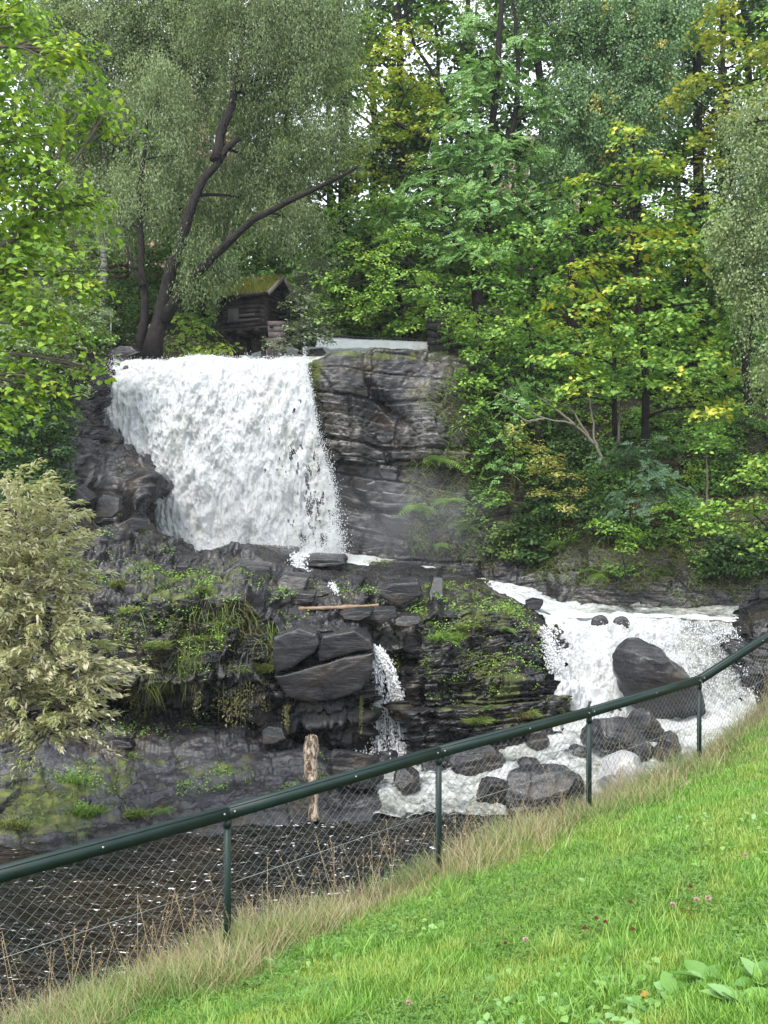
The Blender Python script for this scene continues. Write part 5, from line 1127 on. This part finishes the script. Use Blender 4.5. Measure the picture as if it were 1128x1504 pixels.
def blockwall(name, a_, b_, h, t, label, bw=.55, bh=.3, col=(.035, .032, .036), col2=(.08, .072, .075), cat='wall'):
    a_, b_ = np.asarray(a_), np.asarray(b_); L = np.linalg.norm((b_-a_)[:2]); ang = math.atan2((b_-a_)[1], (b_-a_)[0]); Rm = rotz(ang); mb = MB(); r_ = np.random.default_rng(5)
    for k in range(int(h/bh)):
        x = -r_.uniform(0, bw)
        while x < L:
            w_ = bw*r_.uniform(.6, 1.5); x0, x1 = max(0, x), min(L, x+w_)
            if x1-x0 > .06: mb.box(Rm@np.array([(x0+x1)/2, r_.uniform(-.05, .05), k*bh+bh/2]), (x1-x0-.025, t, bh-.022), Rm@rotz(r_.uniform(-.02, .02)))
            x += w_
    mb.box(Rm@np.array([L/2, .04, h/2-.04]), (L-.05, t*.8, h-.12), Rm)
    o = mb.build(name, mat_plain(name+'_stone', col, .85, .4, (6, .8, .05), (3, col2))); o.location = Vector(a_); return tag(o, label, cat)
blockwall('stone_wall', at(633, 552, 42.3), at(735, 560, 41.0), 2.6, .8, 'dark dry-stone wall at the right end of the weir')

# rail fence, sign
def railfence():
    a_, b_ = at(112, 412, 47.5), at(188, 410, 47.5); c = a_; L = (b_-a_)[0]
    root = empty('rail_fence', c, 'brown wooden rail fence high on the left bank behind the trees', 'fence'); m_ = mat_plain('red_brown_wood', (.10, .055, .045), .8, .3, (5, .4, .02), (3, (.20, .12, .10)))
    for k, z in enumerate((.05, .32, .60, .88)):
        mb = MB(); mb.box((L/2, 0, z+.1), (L, .05, .13)); mb.build('rail', m_, root)
    for x in (0.05, L/2, L-.05): mb = MB(); mb.box((x, .09, .2), (.12, .12, 1.9)); mb.build('post', m_, root)
railfence()
def sign():
    c = at(163, 520, 37); c[2] = ground(c[0], c[1], 10)
    root = empty('information_sign', c, 'small grey sign board on a thin post on the left bank', 'sign')
    h = (752-462)/F*37-c[2]; mb = MB(); mb.tube([(0, 0, -.1), (0, 0, h+.15)], .025, 8); mb.build('post', mat_plain('grey_metal', (.15, .16, .16), .5), root)
    mb = MB(); mb.box((-.15, -.03, h), (.42, .03, .36), rotz(.15)); mb.build('sign_board', mat_plain('grey_panel', (.07, .08, .09), .4), root)
sign()

# ------------------------------------------------------------------ buildings up on the hill
def building(px, d, w_, zb, zt, label, col, storeys, cols_):
    c = np.array([(px-564)/F*d, d, zb]); root = empty('brick_building', c, label, 'building', 'buildings behind the wood')
    m = NT('brick'); br = m.n('ShaderNodeTexBrick'); tc = m.n('ShaderNodeTexCoord'); mpn = m.n('ShaderNodeMapping'); mpn.inputs['Rotation'].default_value = (R(90), 0, 0); m.l(tc.outputs['Object'], mpn.inputs[0]); m.l(mpn.outputs[0], br.inputs[0])
    br.inputs['Scale'].default_value = 4; br.inputs['Color1'].default_value = (*col, 1); br.inputs['Color2'].default_value = (col[0]*.75, col[1]*.7, col[2]*.7, 1); br.inputs['Mortar'].default_value = (.35, .32, .30, 1)
    mt = m.finish(Base_Color=br.outputs[0], Roughness=.9)
    H = zt-zb; mb = MB(); D = 9; sh = H/storeys; wv = w_/cols_
    wh, ww = sh*.5, wv*.38
    # wall built round its openings
    for k in range(storeys):
        z0 = k*sh; mb.box((0, .2, z0+sh*.14), (w_, .4, sh*.28)); mb.box((0, .2, z0+sh*.89), (w_, .4, sh*.22))
        for i in range(cols_+1):
            x = -w_/2+i*wv; a_ = x-(wv-ww)/2 if i else x; b_ = x+(wv-ww)/2 if i < cols_ else x
            mb.box(((a_+b_)/2, .2, z0+sh*.53), (b_-a_, .4, sh*.5))
    mb.box((0, D/2+.6, H/2), (w_, D-.4, H)); mb.build('wall', mt, root)
    gl = mat_plain('dark_glass', (.05, .06, .07), .1); wf = mat_plain('white_frame', (.75, .75, .73), .6)
    for k in range(storeys):
        for i in range(cols_):
            x = -w_/2+(i+.5)*wv; z = k*sh+sh*.53; f_ = MB()
            for sx in (-1, 0, 1): f_.box((x+sx*(ww/2-.05), .12, z), (.1, .08, wh))
            for sz in (-1, 1): f_.box((x, .11, z+sz*(wh/2-.05)), (ww, .08, .1))
            f = f_.build('window', wf, root); g = MB(); g.box((x, .2, z), (ww-.02, .03, wh-.02)); g.build('pane', gl, f)
    r_ = MB(); V = np.array([(-w_/2-.5, -.5, H), (w_/2+.5, -.5, H), (w_/2+.5, D+1, H), (-w_/2-.5, D+1, H), (-w_/2-.5, D/2, H+3.2), (w_/2+.5, D/2, H+3.2)]); r_.add(V, [np.array([[0, 1, 5, 4], [2, 3, 4, 5], [3, 2, 1, 0]]), np.array([[0, 4, 3], [1, 2, 5]])])
    rf = r_.build('roof', mat_plain('roof_tiles', (.10, .05, .04), .8), root); ch_ = MB(); ch_.box((w_*.2, D/2, H+3), (.9, .9, 2)); ch_.build('chimney', mt, rf)
building(215, 78, 13, 16.5, 30, 'red brick building glimpsed through the birch at the upper left', (.34, .17, .13), 4, 5)
building(830, 80, 12, 16.5, 28, 'pinkish brick building glimpsed through the trees at the upper right', (.42, .27, .23), 4, 5)

# ------------------------------------------------------------------ mesh fence
TOPZ = [-2.47, -2.43, -2.37, -2.28, -2.23, -2.19, -1.46, -1.02]
def fence():
    PT = np.array([(x, y, z) for (x, y), z in zip(POSTS, TOPZ)]); base = PT[2].copy(); base[2] = lawn_z(base[0], base[1])
    root = empty('mesh_fence', base, 'dark green chain-link fence with a flat top rail along the river', 'fence')
    mg = mat_plain('green_paint', (.005, .016, .014), .5, .35, (30, .15, .004), (6, (.009, .024, .021)))
    mwm = mat_plain('coated_wire', (.19, .21, .20), .5)
    for i, (x, y, z) in enumerate(PT):
        g_ = float(lawn_z(x, y)); mb = MB(); mb.tube([(x, y+.01, g_-.3), (x, y+.01, z-.012)], .031, 14); mb.tube([(x, y, g_-.06), (x, y, g_+.05)], .042, 12)
        p = mb.build('post', mg, root, False, base)
        cl_ = MB(); cl_.tube([(x, y, z-.16), (x, y, z-.10)], .0335, 12); cl_.build('clamp', mg, p, False, base)
    bolts = mat_plain('zinc_bolt', (.6, .6, .6), .35, metallic=1)
    for a_, b_ in zip(PT[:-1], PT[1:]):
        d = b_-a_; L = np.linalg.norm(d); t = d/L; sd_ = unit(np.cross(t, Z)); up = np.cross(sd_, t); mb = MB()
        M_ = np.stack([t, sd_, up], -1)
        mb.box((a_+b_)/2+sd_*.0, (L-.004, .07, .010), M_); mb.box((a_+b_)/2+sd_*.031-up*.0495, (L-.004, .008, .088), M_)
        r_ = mb.build('top_rail', mg, root, False, base)
        bm_ = MB()
        for f_ in (.02, .55, .98):
            q = a_+d*f_; bm_.tube([q+sd_*.034-up*.04, q+sd_*.040-up*.04], .009, 8)
        bm_.build('bolt', bolts, r_, False, base)
    mb = MB(); cell = .052; hz = .045
    for a_, b_ in zip(PT[:-1], PT[1:]):
        if a_[1] < 3.5: continue
        dxy = (b_-a_)[:2]; L = np.hypot(*dxy); t2 = dxy/L; n = int(L/cell); g0, g1 = float(lawn_z(a_[0], a_[1])), float(lawn_z(b_[0], b_[1]))
        for i in range(n+1):
            x = i*cell; rows = 27
            for s_ in (0,):
                k = np.arange(rows+1); zig = ((k+i) % 2)*cell*1.06
                X = x+zig; f_ = np.clip(X/L, 0, 1); zt = a_[2]+(b_-a_)[2]*f_-.03
                zz = zt-k*hz; pts = np.stack([a_[0]+t2[0]*X, a_[1]+t2[1]*X, zz], -1)
                pts[:, 1] += .003*((k % 2)*2-1)
                mb.tube(pts[X <= L], .0023, 3, cap=False) if (X <= L).sum() > 2 else None
        for zo in (.10, .62):
            mb.tube([a_-np.array([0, 0, zo]), b_-np.array([0, 0, zo])], .0028, 4)
    mb.build('wire_mesh', mwm, root, False, base)
fence()

# ------------------------------------------------------------------ flowers and broad leaves in the lawn
def on_lawn(px, py):
    d = np.linspace(2.5, 16, 1400); p = vec(np.full(1400, px), np.full(1400, py), d); k = np.argmax(p[:, 2] < lawn_z(p[:, 0], p[:, 1])); return p[k]
M_PINK = mat_leaf('clover_petals', [(.62, .42, .46), (.72, .55, .56), (.5, .28, .33)], None); M_BROWN = mat_leaf('brown_heads', [(.20, .08, .05), (.28, .13, .08)], None)
M_STEM = mat_plain('stem', (.10, .2, .04), .7)
for i, (px, py, b, l_) in enumerate([(772, 1399, 0, 'pale pink clover flower alone in the middle of the lawn'), (1023, 1340, 0, 'left flower of the pink pair at the right of the lawn'), (1040, 1338, 0, 'right flower of the pink pair at the right of the lawn'), (988, 1347, 0, 'pink clover flower just left of the pair'), (1095, 1272, 0, 'pink clover flower high on the right of the lawn'),
        (926, 1342, 1, 'brown faded clover head above the small group'), (876, 1367, 1, 'upper left brown head of the small group'), (889, 1373, 1, 'upper right brown head of the small group'), (859, 1382, 1, 'lowest brown head of the small group'), (929, 1385, 1, 'brown head right of the small group'), (742, 1404, 1, 'brown head left of the lone pink flower'), (1014, 1320, 1, 'brown head high right in the lawn'), (600, 1496, 0, 'pink clover flower at the bottom edge of the lawn')]):
    p = on_lawn(px, py+8); root = empty('clover_flower', p, l_, 'flower', 'clover flowers in the lawn'); mb = MB(); mb.tube([(0, 0, 0), (.004, 0, .05), (0, 0, .105)], .0016, 5); mb.build('stem', M_STEM, root)
    n = 70; u = unit(rng.normal(0, 1, (n, 3))); u[:, 2] = np.abs(u[:, 2])*1.1-.25; V, Fc = inst(L_SMALL, u*.004+np.array([0, 0, .108]), unit(np.cross(u, rng.normal(0, 1, (n, 3)))), u, np.full(n, .014)*(1 if b == 0 else .8)*1.15); mesh_np('flower_head', V, Fc, M_BROWN if b else M_PINK, root)
L_DOCK = (tpl([(0, 0), (.12, .04), (.2, .16), (.4, .27), (.62, .27), (.84, .17), (1, 0), (.84, -.17), (.62, -.27), (.4, -.27), (.2, -.16), (.12, -.04), (.5, 0)], .25, .25), np.array([[12, (i+1) % 12, i] for i in range(12)]))
M_DOCK = mat_leaf('dock_leaves', [(.11, .24, .05), (.16, .32, .06), (.22, .38, .09), (.20, .36, .12)], None, trans=.3, rough=.4)
for i, (px, py, s_, n, l_) in enumerate([(990, 1470, .13, 9, 'broad leaved dock plant at the lower right corner, leftmost'), (1040, 1450, .16, 9, 'broad leaved plant second from the lower right corner'), (1085, 1485, .15, 10, 'broad leaved plant at the dark gap in the lower right'), (1120, 1455, .14, 8, 'broad leaved plant at the right edge near the corner'), (940, 1490, .11, 8, 'low broad leaved rosette at the bottom edge'),
        (895, 1460, .08, 8, 'small rosette with the orange leaf beside it'), (860, 1300, .09, 8, 'broad rosette in the upper middle of the lawn'), (405, 1425, .14, 9, 'leafy weed at the foot of the left fence post'), (375, 1450, .12, 8, 'leafy weed left of the one at the fence post foot'), (650, 1320, .08, 7, 'rosette near the dry verge'), (445, 1475, .09, 8, 'low rosette near the bottom left of the lawn')]):
    p = on_lawn(px, py); a_ = np.arange(n)*2.4+rng.uniform(-.3, .3, n); d = np.stack([np.cos(a_), np.sin(a_), .35+0*a_], -1)
    V, Fc = inst(L_DOCK, np.zeros((n, 3))+np.array([0, 0, .02]), unit(Z-d*.45+rng.normal(0, .2, (n, 3))), d, s_*rng.uniform(.7, 1.15, n)); o = mesh_np('dock_plant', V, Fc, M_DOCK); o.location = Vector(p); tag(o, l_, 'plant', 'broad leaved weeds in the grass')
p = on_lawn(940, 1478); V, Fc = inst(L_OVATE, np.array([[0, 0, .05]]), unit(np.array([[.1, -.3, 1.]])), np.array([[1., .2, 0]]), np.array([.07])); o = mesh_np('fallen_leaf', V, Fc, mat_leaf('orange_leaf', [(.55, .28, .06), (.6, .35, .08)], None)); o.location = Vector(p); tag(o, 'single orange fallen leaf near the bottom right of the lawn', 'leaf')

# small broad leaves scattered through the lawn
P = ground_pts(13000, 2.6, 13, -30, -.5, (-330, 1720)); P = P[fbm(P*np.array([1.1, 1.1, 0]), 3, 48)+.02*(5-P[:, 1]) > .02]; n = len(P); P[:, 2] += rng.uniform(.02, .06, n)
a_ = rng.uniform(0, 6.28, n); V, Fc = inst(L_OVATE, P, unit(Z+rng.normal(0, .35, (n, 3))), np.stack([np.cos(a_), np.sin(a_), .3+0*a_], -1), rng.uniform(.025, .06, n))
tag(mesh_np('lawn_weeds', V, Fc, M_DOCK), 'small broad leaved weeds spread through the lawn', 'weeds', kind='stuff')

# ------------------------------------------------------------------ air
def mist(px, py, d, rx, ry, rz, dens, label):
    "spray hanging in the air"
    c = at(px, py, d); mb = MB(); u = np.linspace(0, math.pi, 13); v = np.linspace(0, 2*math.pi, 25)[:-1]
    Pm = np.stack([np.sin(u)[:, None]*np.cos(v)*rx, np.sin(u)[:, None]*np.sin(v)*ry, (np.cos(u)[:, None]+0*v)*rz], -1)
    i = np.arange(12)[:, None]*24; j = np.arange(24)[None]; mb.add(Pm.reshape(-1, 3), np.stack([i+j, i+24+j, i+24+(j+1) % 24, i+(j+1) % 24], -1).reshape(-1, 4))
    m = NT('spray_mist'); tc = m.n('ShaderNodeTexCoord'); gr = m.n('ShaderNodeTexGradient', gradient_type='SPHERICAL'); mpn = m.n('ShaderNodeMapping'); mpn.inputs['Scale'].default_value = (1/rx, 1/ry, 1/rz)
    m.l(tc.outputs['Object'], mpn.inputs[0]); m.l(mpn.outputs[0], gr.inputs[0])
    d_ = m.math('MULTIPLY', gr.outputs['Fac'], m.math('MULTIPLY', m.ramp(m.noise(.9, 2), [(.35, .25), (.7, 1.0)]), dens))
    vo = m.n('ShaderNodeVolumePrincipled'); vo.inputs['Color'].default_value = (.92, .95, 1, 1); m.l(d_, vo.inputs['Density']); m.l(vo.outputs[0], m.out.inputs['Volume'])
    o = mb.build('spray_mist', m.m, None, True); o.location = Vector(c); tag(o, label, 'mist', kind='stuff')
mist(590, 765, 32.6, 3.6, .9, 2.0, .30, 'pale mist drifting right from the foot of the fall')
mist(350, 730, 32.0, 3.6, 1.0, 2.6, .42, 'soft spray hanging in front of the main fall')
def haze():  # thin even haze, added to lift the dark shadows in the distance
    mb = MB(); mb.box((0, 48, 11), (150, 140, 60)); m = NT('shadow_lift_haze')
    v = m.n('ShaderNodeVolumePrincipled'); v.inputs['Color'].default_value = (.88, .93, 1, 1); v.inputs['Density'].default_value = .0003
    m.l(v.outputs[0], m.out.inputs['Volume']); tag(mb.build('haze', m.m), kind='stuff')
haze()
S.cycles.volume_bounces = 0
